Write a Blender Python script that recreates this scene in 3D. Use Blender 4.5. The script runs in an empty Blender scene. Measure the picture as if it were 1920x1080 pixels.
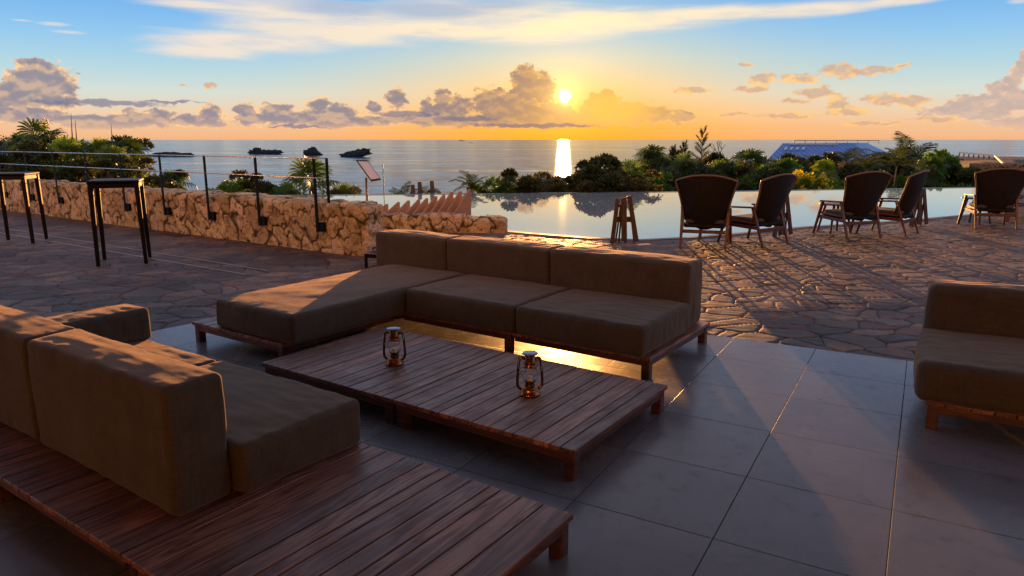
import bpy, bmesh, math, random
import numpy as np
from mathutils import Vector, Matrix, noise
R = math.radians
scene = bpy.context.scene

# ------------------------------------------------------------------ camera
CAM_H, FPX, PITCH = 1.55, 1325.0, math.atan(278.0 / 1325.0)
cam = bpy.data.cameras.new('camera'); cam_o = bpy.data.objects.new('camera', cam)
scene.collection.objects.link(cam_o)
cam.sensor_width = 36.0; cam.lens = 36.0 * FPX / 1920.0
cam.clip_start = 0.05; cam.clip_end = 120000
cam_o.location = (0, 0, CAM_H); cam_o.rotation_euler = (R(90) - PITCH, 0, 0)
cam.dof.use_dof = True; cam.dof.focus_distance = 4.6; cam.dof.aperture_fstop = 11.0
scene.camera = cam_o

# ------------------------------------------------------------------ exposure
scene.view_settings.view_transform = 'Standard'; scene.view_settings.look = 'None'
scene.view_settings.exposure = 0.85; scene.view_settings.gamma = 1.0
scene.render.film_transparent = False
scene.cycles.max_bounces = 8; scene.cycles.diffuse_bounces = 4; scene.cycles.glossy_bounces = 4
scene.cycles.transparent_max_bounces = 12; scene.cycles.transmission_bounces = 8
scene.cycles.sample_clamp_indirect = 6.0

# ------------------------------------------------------------------ node helper
class NT:
    def __init__(self, nt): self.nt = nt
    def n(self, typ, **kw):
        nd = self.nt.nodes.new(typ)
        for k, v in kw.items(): setattr(nd, k, v)
        return nd
    def put(self, sock, v):
        if isinstance(v, bpy.types.NodeSocket): self.nt.links.new(v, sock)
        elif v is not None:
            try: sock.default_value = v
            except TypeError: sock.default_value = (v[0], v[1], v[2], 1.0) if hasattr(v, '__len__') else (v, v, v)
            except ValueError: sock.default_value = (v[0], v[1], v[2], 1.0)
    def math(self, op, a, b=None, c=None, clamp=False):
        nd = self.n('ShaderNodeMath', operation=op, use_clamp=clamp)
        self.put(nd.inputs[0], a); self.put(nd.inputs[1], b); self.put(nd.inputs[2], c)
        return nd.outputs[0]
    def vmath(self, op, a, b=None, c=None, out=0):
        nd = self.n('ShaderNodeVectorMath', operation=op)
        self.put(nd.inputs[0], a)
        if b is not None:
            if op == 'SCALE': self.put(nd.inputs[3], b)
            else: self.put(nd.inputs[1], b)
        if c is not None: self.put(nd.inputs[2], c)
        return nd.outputs['Value'] if op in ('LENGTH', 'DOT_PRODUCT', 'DISTANCE') else nd.outputs[0]
    def sstep(self, v, lo, hi, a=0.0, b=1.0):
        nd = self.n('ShaderNodeMapRange', interpolation_type='SMOOTHSTEP')
        self.put(nd.inputs[0], v)
        for i, x in ((1, lo), (2, hi), (3, a), (4, b)): nd.inputs[i].default_value = x
        return nd.outputs[0]
    def lin(self, v, lo, hi, a=0.0, b=1.0):
        nd = self.n('ShaderNodeMapRange', interpolation_type='LINEAR')
        self.put(nd.inputs[0], v)
        for i, x in ((1, lo), (2, hi), (3, a), (4, b)): nd.inputs[i].default_value = x
        return nd.outputs[0]
    def mix(self, f, a, b, mode='MIX'):
        nd = self.n('ShaderNodeMix', data_type='RGBA', blend_type=mode)
        self.put(nd.inputs[0], f); self.put(nd.inputs[6], a); self.put(nd.inputs[7], b)
        return nd.outputs[2]
    def ramp(self, f, stops, interp='LINEAR'):
        nd = self.n('ShaderNodeValToRGB'); cr = nd.color_ramp; cr.interpolation = interp
        while len(cr.elements) < len(stops): cr.elements.new(0.5)
        for e, (p, c) in zip(cr.elements, stops):
            e.position = p; e.color = (c[0], c[1], c[2], 1.0) if hasattr(c, '__len__') else (c, c, c, 1.0)
        self.put(nd.inputs[0], f)
        return nd.outputs[0]
    def noise(self, vec, scale=1.0, detail=4.0, rough=0.55, dims='3D', dist=0.0, col=False):
        nd = self.n('ShaderNodeTexNoise', noise_dimensions=dims)
        self.put(nd.inputs['Vector'], vec)
        nd.inputs['Scale'].default_value = scale; nd.inputs['Detail'].default_value = detail
        nd.inputs['Roughness'].default_value = rough; nd.inputs['Distortion'].default_value = dist
        return nd.outputs['Color'] if col else nd.outputs[0]
    def voro(self, vec, scale, feature='F1', dims='3D', rnd=1.0):
        nd = self.n('ShaderNodeTexVoronoi', feature=feature, voronoi_dimensions=dims)
        self.put(nd.inputs['Vector'], vec); nd.inputs['Scale'].default_value = scale
        nd.inputs['Randomness'].default_value = rnd
        return nd
    def mapv(self, vec, scale=(1, 1, 1), loc=(0, 0, 0), rot=(0, 0, 0)):
        nd = self.n('ShaderNodeMapping'); self.put(nd.inputs[0], vec)
        nd.inputs['Location'].default_value = loc; nd.inputs['Rotation'].default_value = rot
        nd.inputs['Scale'].default_value = scale
        return nd.outputs[0]
    def bump(self, h, strength=0.3, dist=0.01, normal=None):
        nd = self.n('ShaderNodeBump'); nd.inputs['Strength'].default_value = strength
        nd.inputs['Distance'].default_value = dist; self.put(nd.inputs['Height'], h)
        if normal is not None: self.put(nd.inputs['Normal'], normal)
        return nd.outputs[0]
    def attr(self, name, out='Fac'):
        return self.n('ShaderNodeAttribute', attribute_name=name).outputs[out]

# ------------------------------------------------------------------ sun and sky
SUN_AZ, SUN_EL = 4.09, 3.34
world = bpy.data.worlds.new('World'); scene.world = world; world.use_nodes = True
def build_sky():
    world.node_tree.nodes.clear()
    t = NT(world.node_tree)
    out = t.n('ShaderNodeOutputWorld'); bg = t.n('ShaderNodeBackground')
    t.nt.links.new(bg.outputs[0], out.inputs[0])
    d = t.n('ShaderNodeTexCoord').outputs['Generated']
    s = t.n('ShaderNodeSeparateXYZ'); t.put(s.inputs[0], d)
    az = t.math('MULTIPLY', t.math('ARCTAN2', s.outputs[0], s.outputs[1]), 57.29578)
    el = t.math('MULTIPLY', t.math('ARCSINE', s.outputs[2]), 57.29578)
    cx = t.n('ShaderNodeCombineXYZ'); t.put(cx.inputs[0], az); t.put(cx.inputs[1], el)
    P = cx.outputs[0]
    # clear sky: elevation ramps, cool away from the sun, golden towards it
    e01 = t.math('POWER', t.math('DIVIDE', t.math('MAXIMUM', el, 0.0), 90.0, clamp=True), 0.5)
    def er(x): return (max(x, 0) / 90.0) ** 0.5
    cool = t.ramp(e01, [(0, (.80, .40, .19)), (er(1.0), (.82, .49, .28)), (er(2.2), (.76, .60, .43)), (er(3.4), (.60, .67, .62)),
                        (er(5.0), (.42, .62, .69)), (er(7.2), (.26, .52, .78)), (er(10.3), (.13, .38, .77)), (er(20), (.36, .38, .54)), (er(38), (.20, .23, .35)), (1, (.08, .10, .17))])
    warm = t.ramp(e01, [(0, (1.0, .33, .012)), (er(1.0), (1.0, .42, .03)), (er(2.4), (1.0, .50, .10)), (er(4.0), (.92, .60, .24)),
                        (er(6.0), (.66, .64, .46)), (er(8.0), (.42, .58, .64)), (er(10.5), (.26, .48, .70)), (er(20), (.40, .39, .51)), (er(38), (.22, .23, .32)), (1, (.08, .10, .17))])
    daz = t.math('SUBTRACT', az, SUN_AZ)
    wf = t.math('EXPONENT', t.math('MULTIPLY', t.math('MULTIPLY', daz, daz), -1.0 / (15.5 ** 2)))
    base = t.mix(wf, cool, warm)
    # warp for cloud outlines
    wn = t.noise(t.mapv(P, (.8, 1.3, 1)), 1.0, 3.0, .55, col=True)
    Pw = t.vmath('ADD', P, t.vmath('MULTIPLY', t.vmath('SUBTRACT', wn, (.5, .5, .5)), (1.1, .7, 0)))
    def field(blobs, src, sm=0.35):
        cur = None
        for (a, e, ra, re) in blobs:
            l = t.vmath('LENGTH', t.vmath('MULTIPLY_ADD', src, (1 / ra, 1 / re, 0), (-a / ra, -e / re, 0)))
            cur = l if cur is None else t.math('SMOOTH_MIN', cur, l, sm)
        return t.math('SUBTRACT', 1.0, cur)
    cumulus = [(-32.73, 3.83, 1.8, 1.27), (-33.07, 4.65, 0.35, 0.53), (-31.75, 3.36, 0.91, 1.02), (-33.81, 3.29, 1.02, 1.0), (-34.46, 2.6, 1.45, 1.0), (-33.03, 2.54, 2.42, 0.61), (-33.8, 1.61, 2.6, 0.6), (-30.14, 1.21, 2.92, 0.5), (-27.21, 1.36, 2.38, 0.58), (-25.84, 1.63, 1.03, 0.51), (-24.31, 1.39, 1.06, 0.45), (-22.51, 1.79, 0.79, 0.68), (-22.74, 1.14, 1.08, 0.3), (-20.11, 2.2, 0.74, 0.53), (-19.61, 1.44, 1.51, 0.54), (-17.86, 2.23, 1.34, 0.46), (-16.36, 1.66, 4.75, 0.63), (-14.75, 2.65, 0.87, 0.47), (-13.2, 2.08, 1.2, 0.55), (-13.23, 1.36, 4.46, 0.4), (-10.77, 2.5, 0.61, 0.4), (-8.92, 3.11, 0.9, 0.79), (-6.68, 2.53, 0.58, 0.72), (-5.42, 3.14, 0.66, 0.72), (-5.23, 2.33, 2.09, 0.57), (-4.1, 2.54, 1.04, 0.81), (-4.62, 1.52, 3.78, 0.57), (-7.94, 1.51, 5.0, 0.36), (-1.67, 2.95, 1.46, 1.01), (1.04, 4.15, 1.17, 1.43), (2.4, 3.95, 0.95, 1.15), (0.0, 2.34, 2.93, 1.41), (2.94, 1.85, 2.09, 1.1), (1.68, 1.4, 5.85, 0.57), (7.0, 2.3, 1.65, 1.2), (7.48, 3.3, 0.57, 0.56), (9.17, 1.91, 2.44, 0.8), (5.87, 1.56, 4.94, 0.57), (11.28, 1.89, 1.21, 0.64), (13.02, 1.68, 1.19, 0.48), (34.32, 3.76, 0.56, 0.66), (34.65, 4.56, 0.42, 0.81), (33.52, 3.3, 0.72, 0.5), (34.48, 2.43, 1.67, 0.73), (32.16, 2.32, 1.48, 0.55), (31.0, 1.9, 1.81, 0.35), (33.13, 1.62, 1.73, 0.34), (34.94, 1.01, 1.93, 0.4)]
    streak = [(-29.37, 2.46, 4.3, 0.25), (-25.07, 2.63, 2.1, 0.11), (-8.34, 1.99, 2.9, 0.24), (-3.36, 1.64, 2.52, 0.24), (1.69, 1.07, 5.86, 0.21), (-16.4, 0.95, 2.36, 0.12)]
    gold = [(18.84, 4.38, 1.11, 0.49), (21.41, 4.35, 1.43, 0.33), (18.14, 3.72, 1.35, 0.23), (24.01, 4.81, 1.44, 0.54), (26.22, 4.73, 1.58, 0.28), (27.83, 5.01, 0.64, 0.14), (13.91, 3.64, 1.56, 0.23), (22.56, 3.39, 1.41, 0.45), (24.11, 2.51, 0.69, 0.66), (24.77, 2.05, 1.54, 0.33), (27.07, 2.8, 1.63, 0.43), (28.79, 2.58, 1.14, 0.43), (21.17, 2.75, 1.08, 0.19), (16.74, 1.81, 1.53, 0.12), (20.88, 1.77, 2.17, 0.19), (-22.35, 3.77, 0.5, 0.26), (17.65, 5.39, 0.53, 0.19), (-24.1, 3.79, 0.35, 0.11), (26.56, 1.11, 2.63, 0.15), (30.43, 1.42, 1.84, 0.18)]
    cirrus = [(-21.97, 6.2, 4.38, 0.58), (-19.4, 6.89, 7.23, 0.87), (-13.7, 7.76, 8.78, 1.11), (-6.54, 8.2, 9.0, 0.9), (0.82, 8.25, 8.93, 0.99), (7.73, 8.82, 10.09, 0.89), (15.54, 9.05, 8.65, 0.58), (21.75, 8.98, 5.4, 0.56), (27.1, 9.08, 3.44, 0.33), (-14.39, 9.28, 10.31, 0.94), (-4.08, 9.55, 8.96, 0.97), (-22.76, 9.26, 4.28, 0.35)]
    grey = [(-12.83, 9.56, 5.93, 0.8), (-6.5, 9.59, 7.73, 0.89), (-1.63, 10.02, 4.89, 0.67)]
    wisp = [(-31.59, 7.37, 1.2, 0.2), (-30.75, 6.94, 1.54, 0.17), (-33.31, 7.46, 0.87, 0.1), (1.65, 7.49, 2.46, 0.23), (6.53, 8.39, 2.42, 0.19), (34.02, 8.52, 0.83, 0.25)]
    puff = t.math('SUBTRACT', t.noise(t.mapv(P, (1.5, 2.1, 1)), 1.0, 9.0, .63), .5)
    soft0 = t.noise(t.mapv(P, (.75, 1.15, 1)), 1.0, 2.5, .5); soft1 = t.noise(t.mapv(t.vmath('ADD', P, (.10, .34, 0)), (.75, 1.15, 1)), 1.0, 2.5, .5)
    relief = t.math('SUBTRACT', soft0, soft1)
    fibre = t.math('SUBTRACT', t.noise(t.mapv(P, (.10, 1.15, 1), rot=(0, 0, R(-2.5))), 1.0, 6.0, .62, dist=.5), .5)
    # sun proximity
    dv = t.vmath('LENGTH', t.vmath('SUBTRACT', P, (4.09, 3.34, 0)))
    near = t.math('EXPONENT', t.math('MULTIPLY', t.math('MULTIPLY', dv, dv), -1.0 / (11.0 ** 2)))
    # cirrus sheet
    fc = t.math('ADD', field(cirrus, P, .3), t.math('MULTIPLY', fibre, 1.1))
    ac = t.math('MULTIPLY', t.sstep(fc, -.25, .62), .95)
    ccol = t.mix(wf, (.80, .70, .60), (1.0, .80, .50))
    fg = t.math('ADD', field(grey, P, .4), t.math('MULTIPLY', fibre, 1.0))
    ccol = t.mix(t.math('MULTIPLY', t.sstep(fg, -.1, .7), .85), ccol, (.34, .44, .60))
    ccol = t.mix(t.math('MULTIPLY', t.sstep(t.noise(t.mapv(P, (.16, .9, 1), rot=(0, 0, R(-4))), 1.0, 5.0, .6), .45, .68), .5), ccol, (.50, .55, .64))
    col = t.mix(ac, base, ccol)
    fw = t.math('ADD', field(wisp, P), t.math('MULTIPLY', fibre, 1.5))
    col = t.mix(t.math('MULTIPLY', t.sstep(fw, 0, .9), .5), col, (.86, .72, .58))
    # lit golden scraps on the right
    fgld = t.math('ADD', field(gold, Pw, .3), t.math('MULTIPLY_ADD', puff, 1.7, .12))
    gcol = t.mix(t.sstep(relief, -.12, .12), (.62, .36, .22), (1.0, .56, .17))
    gcol = t.mix(t.sstep(fgld, .5, 1.0), gcol, (.58, .40, .30))
    col = t.mix(t.math('MULTIPLY', t.sstep(fgld, .0, .45), .8), col, gcol)
    # cumulus banks
    fq = t.math('ADD', field(cumulus, Pw, .25), t.math('MULTIPLY_ADD', puff, 1.75, .17))
    aq = t.sstep(fq, .02, .22)
    core = t.mix(near, (.265, .235, .275), (.20, .155, .165))
    core = t.mix(t.sstep(el, .2, 2.2, 1.0, 0.0), core, t.mix(near, (.33, .25, .29), (.62, .33, .11)))
    lit = t.mix(near, (.95, .58, .30), (1.1, .56, .12))
    sh = t.sstep(relief, -.16, .14)
    rim = t.sstep(fq, .10, .52, 1.0, 0.0)
    lf = t.math('ADD', t.math('MULTIPLY', rim, t.math('MULTIPLY_ADD', sh, .75, .25)), t.math('MULTIPLY', t.math('MULTIPLY', sh, sh), .42), clamp=True)
    lf = t.math('MULTIPLY', lf, t.lin(near, 0, 1, 1.0, .48))
    qcol = t.mix(lf, core, lit)
    qcol = t.mix(t.sstep(az, 22.0, 31.0, 0.0, .55), qcol, (.72, .52, .40))
    # golden veil right of the sun
    veil = t.math('EXPONENT', t.math('MULTIPLY', t.vmath('LENGTH', t.vmath('MULTIPLY_ADD', P, (1 / 5.0, 1 / 2.6, 0), (-8.0 / 5.0, -2.4 / 2.6, 0))), -1.3))
    qcol = t.mix(t.math('MULTIPLY', veil, 1.5, clamp=True), qcol, (1.0, .52, .10))
    col = t.mix(t.math('MULTIPLY', aq, t.sstep(el, .55, 1.5, .35, .95)), col, qcol)
    fs = t.math('ADD', field(streak, Pw), t.math('MULTIPLY_ADD', puff, 1.4, .15))
    scol = t.mix(near, (.17, .17, .27), (.15, .135, .19))
    col = t.mix(t.math('MULTIPLY', t.sstep(fs, .0, .6), .75), col, scol)
    # sun disc and aureole, given off by the sky
    disc = t.math('MULTIPLY', t.sstep(t.math('ADD', dv, t.math('MULTIPLY', puff, .7)), .10, .62, 1.0, 0.0), t.sstep(t.math('SUBTRACT', t.math('ADD', az, puff), 3.72), -.30, .30))
    g1 = t.math('EXPONENT', t.math('MULTIPLY', dv, -1.0 / .62))
    g2 = t.math('EXPONENT', t.math('MULTIPLY', dv, -1.0 / 3.6))
    glow = t.vmath('ADD', t.vmath('SCALE', (1.0, .92, .62), t.math('MULTIPLY', disc, 5.0)),
                   t.vmath('ADD', t.vmath('SCALE', (1.0, .66, .20), t.math('MULTIPLY', g1, 1.5)), t.vmath('SCALE', (1.0, .46, .05), t.math('MULTIPLY', t.math('MULTIPLY', g2, .50), t.math('SUBTRACT', 1.0, t.math('MULTIPLY', aq, .55))))))
    col = t.vmath('ADD', col, glow)
    # physical twilight sky underneath
    sk = t.n('ShaderNodeTexSky', sky_type='NISHITA'); sk.sun_disc = False
    sk.sun_elevation = R(SUN_EL); sk.sun_rotation = R(SUN_AZ)
    sky = t.vmath('SCALE', sk.outputs[0], .05)
    hi = t.sstep(el, 11.0, 30.0)
    col = t.mix(hi, col, t.vmath('ADD', t.vmath('SCALE', base, 1.0), sky))
    t.put(bg.inputs[0], col); bg.inputs[1].default_value = .62
build_sky()

sun = bpy.data.lights.new('sun', 'SUN'); sun_o = bpy.data.objects.new('sun', sun); scene.collection.objects.link(sun_o)
sun.energy = 5.0; sun.angle = R(0.55); sun.color = (1.0, .43, .125)
sd = Vector((math.sin(R(SUN_AZ)) * math.cos(R(SUN_EL)), math.cos(R(SUN_AZ)) * math.cos(R(SUN_EL)), math.sin(R(SUN_EL))))
sun_o.rotation_euler = sd.to_track_quat('Z', 'Y').to_euler(); sun_o.location = (3, 40, 20)

# ------------------------------------------------------------------ placement helpers
def at(px, py, Y):
    "point at forward distance Y metres seen in this direction"
    d = Vector(((px - 960) / FPX, 1.0, -(py - 540) / FPX)); c, s = math.cos(PITCH), math.sin(PITCH)
    d = Vector((d.x, d.y * c + d.z * s, -d.y * s + d.z * c))
    k = Y / d.y
    return Vector((d.x * k, Y, CAM_H + d.z * k))
TH = R(-34.8)
UX, VX = Vector((math.cos(TH), math.sin(TH), 0)), Vector((-math.sin(TH), math.cos(TH), 0))
def uv(u, v, z=0): return UX * u + VX * v + Vector((0, 0, z))

def tag(o, label=None, cat=None, group=None, kind=None):
    if label: o['label'] = label
    if cat: o['category'] = cat
    if group: o['group'] = group
    if kind: o['kind'] = kind
    return o
def empty(name, loc, rz=0):
    o = bpy.data.objects.new(name, None); scene.collection.objects.link(o)
    o.location = loc; o.rotation_euler = (0, 0, rz); o.empty_display_size = .2
    return o
def link(name, me, parent=None, loc=None, rz=0):
    o = bpy.data.objects.new(name, me); scene.collection.objects.link(o)
    if parent: o.parent = parent
    if loc is not None: o.location = loc; o.rotation_euler = (0, 0, rz)
    return o
def copy_tree(o, parent=None):
    c = o.copy(); scene.collection.objects.link(c); c.parent = parent
    for ch in list(o.children): copy_tree(ch, c)
    return c

class MB:
    "collects shapes for one mesh"
    def __init__(self): self.v = []; self.f = []; self.sm = []; self.pid = []; self.cur = 0.0
    def add(self, vs, fs, smooth=False):
        b = len(self.v); self.v += [tuple(x) for x in vs]; self.pid += [self.cur] * len(vs)
        self.f += [tuple(i + b for i in f) for f in fs]; self.sm += [smooth] * len(fs)
    def box(self, c, s, M=None, bev=0.0, taper=None):
        hx, hy, hz = s[0] / 2, s[1] / 2, s[2] / 2
        bm = bmesh.new(); bmesh.ops.create_cube(bm, size=1.0)
        for v in bm.verts:
            k = 1.0
            if taper and v.co.z < 0: k = taper
            v.co = Vector((v.co.x * s[0] * k, v.co.y * s[1] * k, v.co.z * s[2]))
        if bev > 0: bmesh.ops.bevel(bm, geom=list(bm.edges), offset=min(bev, hx * .9, hy * .9, hz * .9), segments=2, profile=.5, affect='EDGES')
        c = Vector(c); bm.verts.index_update()
        vs = [(M @ v.co if M else v.co) + c for v in bm.verts]
        fs = [[v.index for v in f.verts] for f in bm.faces]
        bm.free(); self.add(vs, fs, False)
    def bar(self, p, q, w, h, bev=0.0, up=(0, 0, 1), taper=None):
        "rectangular bar from p to q"
        p, q = Vector(p), Vector(q); z = (q - p); L = z.length; z.normalize()
        x = Vector(up).cross(z)
        if x.length < 1e-4: x = Vector((1, 0, 0)).cross(z)
        if x.length < 1e-4: x = Vector((1, 0, 0))
        x.normalize(); y = z.cross(x)
        M = Matrix((x, y, z)).transposed()
        self.box((p + q) / 2, (w, h, L), M, bev, taper)
    def tube(self, pts, r, n=8, closed=False, cap=True):
        pts = [Vector(p) for p in pts]; rs = r if hasattr(r, '__len__') else [r] * len(pts)
        vs, fs = [], []; N = len(pts); prev = None
        for i, p in enumerate(pts):
            a = pts[(i - 1) % N] if (closed or i > 0) else p; b = pts[(i + 1) % N] if (closed or i < N - 1) else p
            t = (b - a).normalized()
            if prev is None:
                x = t.cross(Vector((0, 0, 1)))
                if x.length < 1e-3: x = t.cross(Vector((1, 0, 0)))
            else: x = prev - t * prev.dot(t)
            x.normalize(); prev = x; y = t.cross(x)
            for k in range(n):
                an = 2 * math.pi * k / n; vs.append(p + (x * math.cos(an) + y * math.sin(an)) * rs[i])
        for i in range(N if closed else N - 1):
            for k in range(n):
                a, b = i * n + k, i * n + (k + 1) % n; c, d = ((i + 1) % N) * n + (k + 1) % n, ((i + 1) % N) * n + k
                fs.append((a, b, c, d))
        if cap and not closed: fs += [tuple(range(n))[::-1], tuple(range((N - 1) * n, N * n))]
        self.add(vs, fs, True)
    def lathe(self, prof, n=28, c=(0, 0, 0)):
        vs, fs = [], []; m = len(prof)
        for (r, z) in prof:
            for k in range(n):
                a = 2 * math.pi * k / n; vs.append((c[0] + r * math.cos(a), c[1] + r * math.sin(a), c[2] + z))
        for i in range(m - 1):
            for k in range(n): fs.append((i * n + k, i * n + (k + 1) % n, (i + 1) * n + (k + 1) % n, (i + 1) * n + k))
        self.add(vs, fs, True)
    def mesh(self, name, mat):
        me = bpy.data.meshes.new(name); me.from_pydata(self.v, [], self.f); me.update()
        me.polygons.foreach_set('use_smooth', self.sm)
        if any(self.pid):
            a = me.attributes.new('pid', 'FLOAT', 'POINT'); a.data.foreach_set('value', self.pid)
        if mat: me.materials.append(mat)
        return me
    def build(self, name, mat, parent=None, loc=None, rz=0): return link(name, self.mesh(name, mat), parent, loc, rz)

def np_mesh(name, V, F, mat, smooth=True, attrs=None):
    me = bpy.data.meshes.new(name); V = np.asarray(V, dtype=np.float32); F = np.asarray(F, dtype=np.int32)
    k = F.shape[1]
    me.vertices.add(len(V)); me.vertices.foreach_set('co', V.ravel())
    me.loops.add(F.size); me.loops.foreach_set('vertex_index', F.ravel())
    me.polygons.add(len(F)); me.polygons.foreach_set('loop_start', np.arange(0, F.size, k, dtype=np.int32))
    me.polygons.foreach_set('loop_total', np.full(len(F), k, dtype=np.int32))
    me.polygons.foreach_set('use_smooth', np.full(len(F), smooth, dtype=bool))
    for nm, a in (attrs or {}).items():
        at_ = me.attributes.new(nm, 'FLOAT', 'POINT'); at_.data.foreach_set('value', np.asarray(a, dtype=np.float32))
    me.update(calc_edges=True); me.validate()
    if mat: me.materials.append(mat)
    return me

# ------------------------------------------------------------------ materials
def new_mat(name):
    m = bpy.data.materials.new(name); m.use_nodes = True; m.node_tree.nodes.clear()
    t = NT(m.node_tree); o = t.n('ShaderNodeOutputMaterial'); b = t.n('ShaderNodeBsdfPrincipled')
    t.nt.links.new(b.outputs[0], o.inputs[0]); t.out = o; t.bsdf = b
    t.obj = t.n('ShaderNodeTexCoord').outputs['Object']
    return m, t
def simple(name, col, rough=.5, metal=0.0, vary=.25, scale=30.0, bump=0.0, spec=None):
    m, t = new_mat(name); nz = t.noise(t.obj, scale, 4)
    c = t.mix(nz, tuple(x * (1 - vary) for x in col), tuple(x * (1 + vary) for x in col))
    t.put(t.bsdf.inputs['Base Color'], c); t.put(t.bsdf.inputs['Roughness'], t.lin(nz, .3, .7, rough * .85, min(1, rough * 1.15)))
    t.bsdf.inputs['Metallic'].default_value = metal
    if spec is not None: t.bsdf.inputs['Specular IOR Level'].default_value = spec
    if bump: t.put(t.bsdf.inputs['Normal'], t.bump(nz, bump, .004))
    return m
def m_fabric():
    m, t = new_mat('taupe_fabric')
    w1 = t.n('ShaderNodeTexWave', bands_direction='X'); w1.inputs['Scale'].default_value = 130; w1.inputs['Distortion'].default_value = 1.5; w1.inputs['Detail'].default_value = 1
    w2 = t.n('ShaderNodeTexWave', bands_direction='Z'); w2.inputs['Scale'].default_value = 130; w2.inputs['Distortion'].default_value = 1.5; w2.inputs['Detail'].default_value = 1
    for w in (w1, w2): t.put(w.inputs[0], t.obj)
    slub = t.noise(t.mapv(t.obj, (160, 160, 12)), 1, 3, .6); slub2 = t.noise(t.mapv(t.obj, (12, 12, 190)), 1, 3, .6)
    big = t.noise(t.obj, 5, 4, .6)
    f = t.math('ADD', t.math('MULTIPLY', slub, .5), t.math('MULTIPLY', slub2, .5))
    c = t.ramp(f, [(.25, (.052, .038, .024)), (.5, (.088, .065, .042)), (.75, (.130, .098, .066))])
    c = t.mix(t.sstep(big, .3, .75), c, t.mix(1.0, c, (.74, .73, .74), 'MULTIPLY'))
    t.put(t.bsdf.inputs['Base Color'], c); t.bsdf.inputs['Roughness'].default_value = .9
    t.bsdf.inputs['Sheen Weight'].default_value = .35; t.bsdf.inputs['Sheen Roughness'].default_value = .4; t.bsdf.inputs['Sheen Tint'].default_value = (1, .72, .52, 1)
    h = t.math('ADD', t.math('MULTIPLY', t.math('ADD', w1.outputs[1], w2.outputs[1]), .3), f)
    crease = t.noise(t.mapv(t.obj, (3, 3, 5)), 1.0, 4, .55, dist=.8)
    t.put(t.bsdf.inputs['Normal'], t.bump(crease, .22, .03, t.bump(h, .35, .0015)))
    return m
def m_wood(name, dark, mid, light, rough=.42, axis='Y', bump=.3):
    m, t = new_mat(name)
    pid = t.attr('pid')
    off = t.n('ShaderNodeCombineXYZ'); t.put(off.inputs[0], t.math('MULTIPLY', pid, 37.0)); t.put(off.inputs[1], t.math('MULTIPLY', pid, 11.0)); t.put(off.inputs[2], t.math('MULTIPLY', pid, 5.3))
    p = t.vmath('ADD', t.obj, off.outputs[0])
    sc = {'Y': (1, .07, 1), 'X': (.07, 1, 1), 'Z': (1, 1, .07)}[axis]
    q = t.mapv(p, sc)
    warp = t.noise(q, 9, 3, .5, dist=.6)
    rings = t.math('SINE', t.math('MULTIPLY', warp, 62.0))
    fine = t.noise(t.mapv(p, tuple(s * 1.0 for s in sc)), 150, 3, .7)
    f = t.math('ADD', t.math('MULTIPLY', t.math('ADD', t.math('MULTIPLY', rings, .5), .5), .38), t.math('MULTIPLY', fine, .62))
    c = t.ramp(f, [(.18, dark), (.5, mid), (.85, light)])
    c = t.mix(t.sstep(t.noise(t.obj, 4.0, 5, .65), .40, .72, 0, .55), c, tuple(x * .55 + .018 for x in mid))
    tone = t.math('FRACT', t.math('MULTIPLY', pid, 7.31))
    c = t.mix(1.0, c, t.ramp(tone, [(0, (.58, .54, .54)), (.35, (1.05, .98, .94)), (.7, (.82, .80, .82)), (1, (1.45, 1.32, 1.24))]), 'MULTIPLY')
    t.put(t.bsdf.inputs['Base Color'], c)
    t.put(t.bsdf.inputs['Roughness'], t.lin(t.noise(t.obj, 7, 5, .65), .3, .7, rough * .72, rough * 1.35))
    t.put(t.bsdf.inputs['Normal'], t.bump(f, bump, .0022))
    return m
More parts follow.
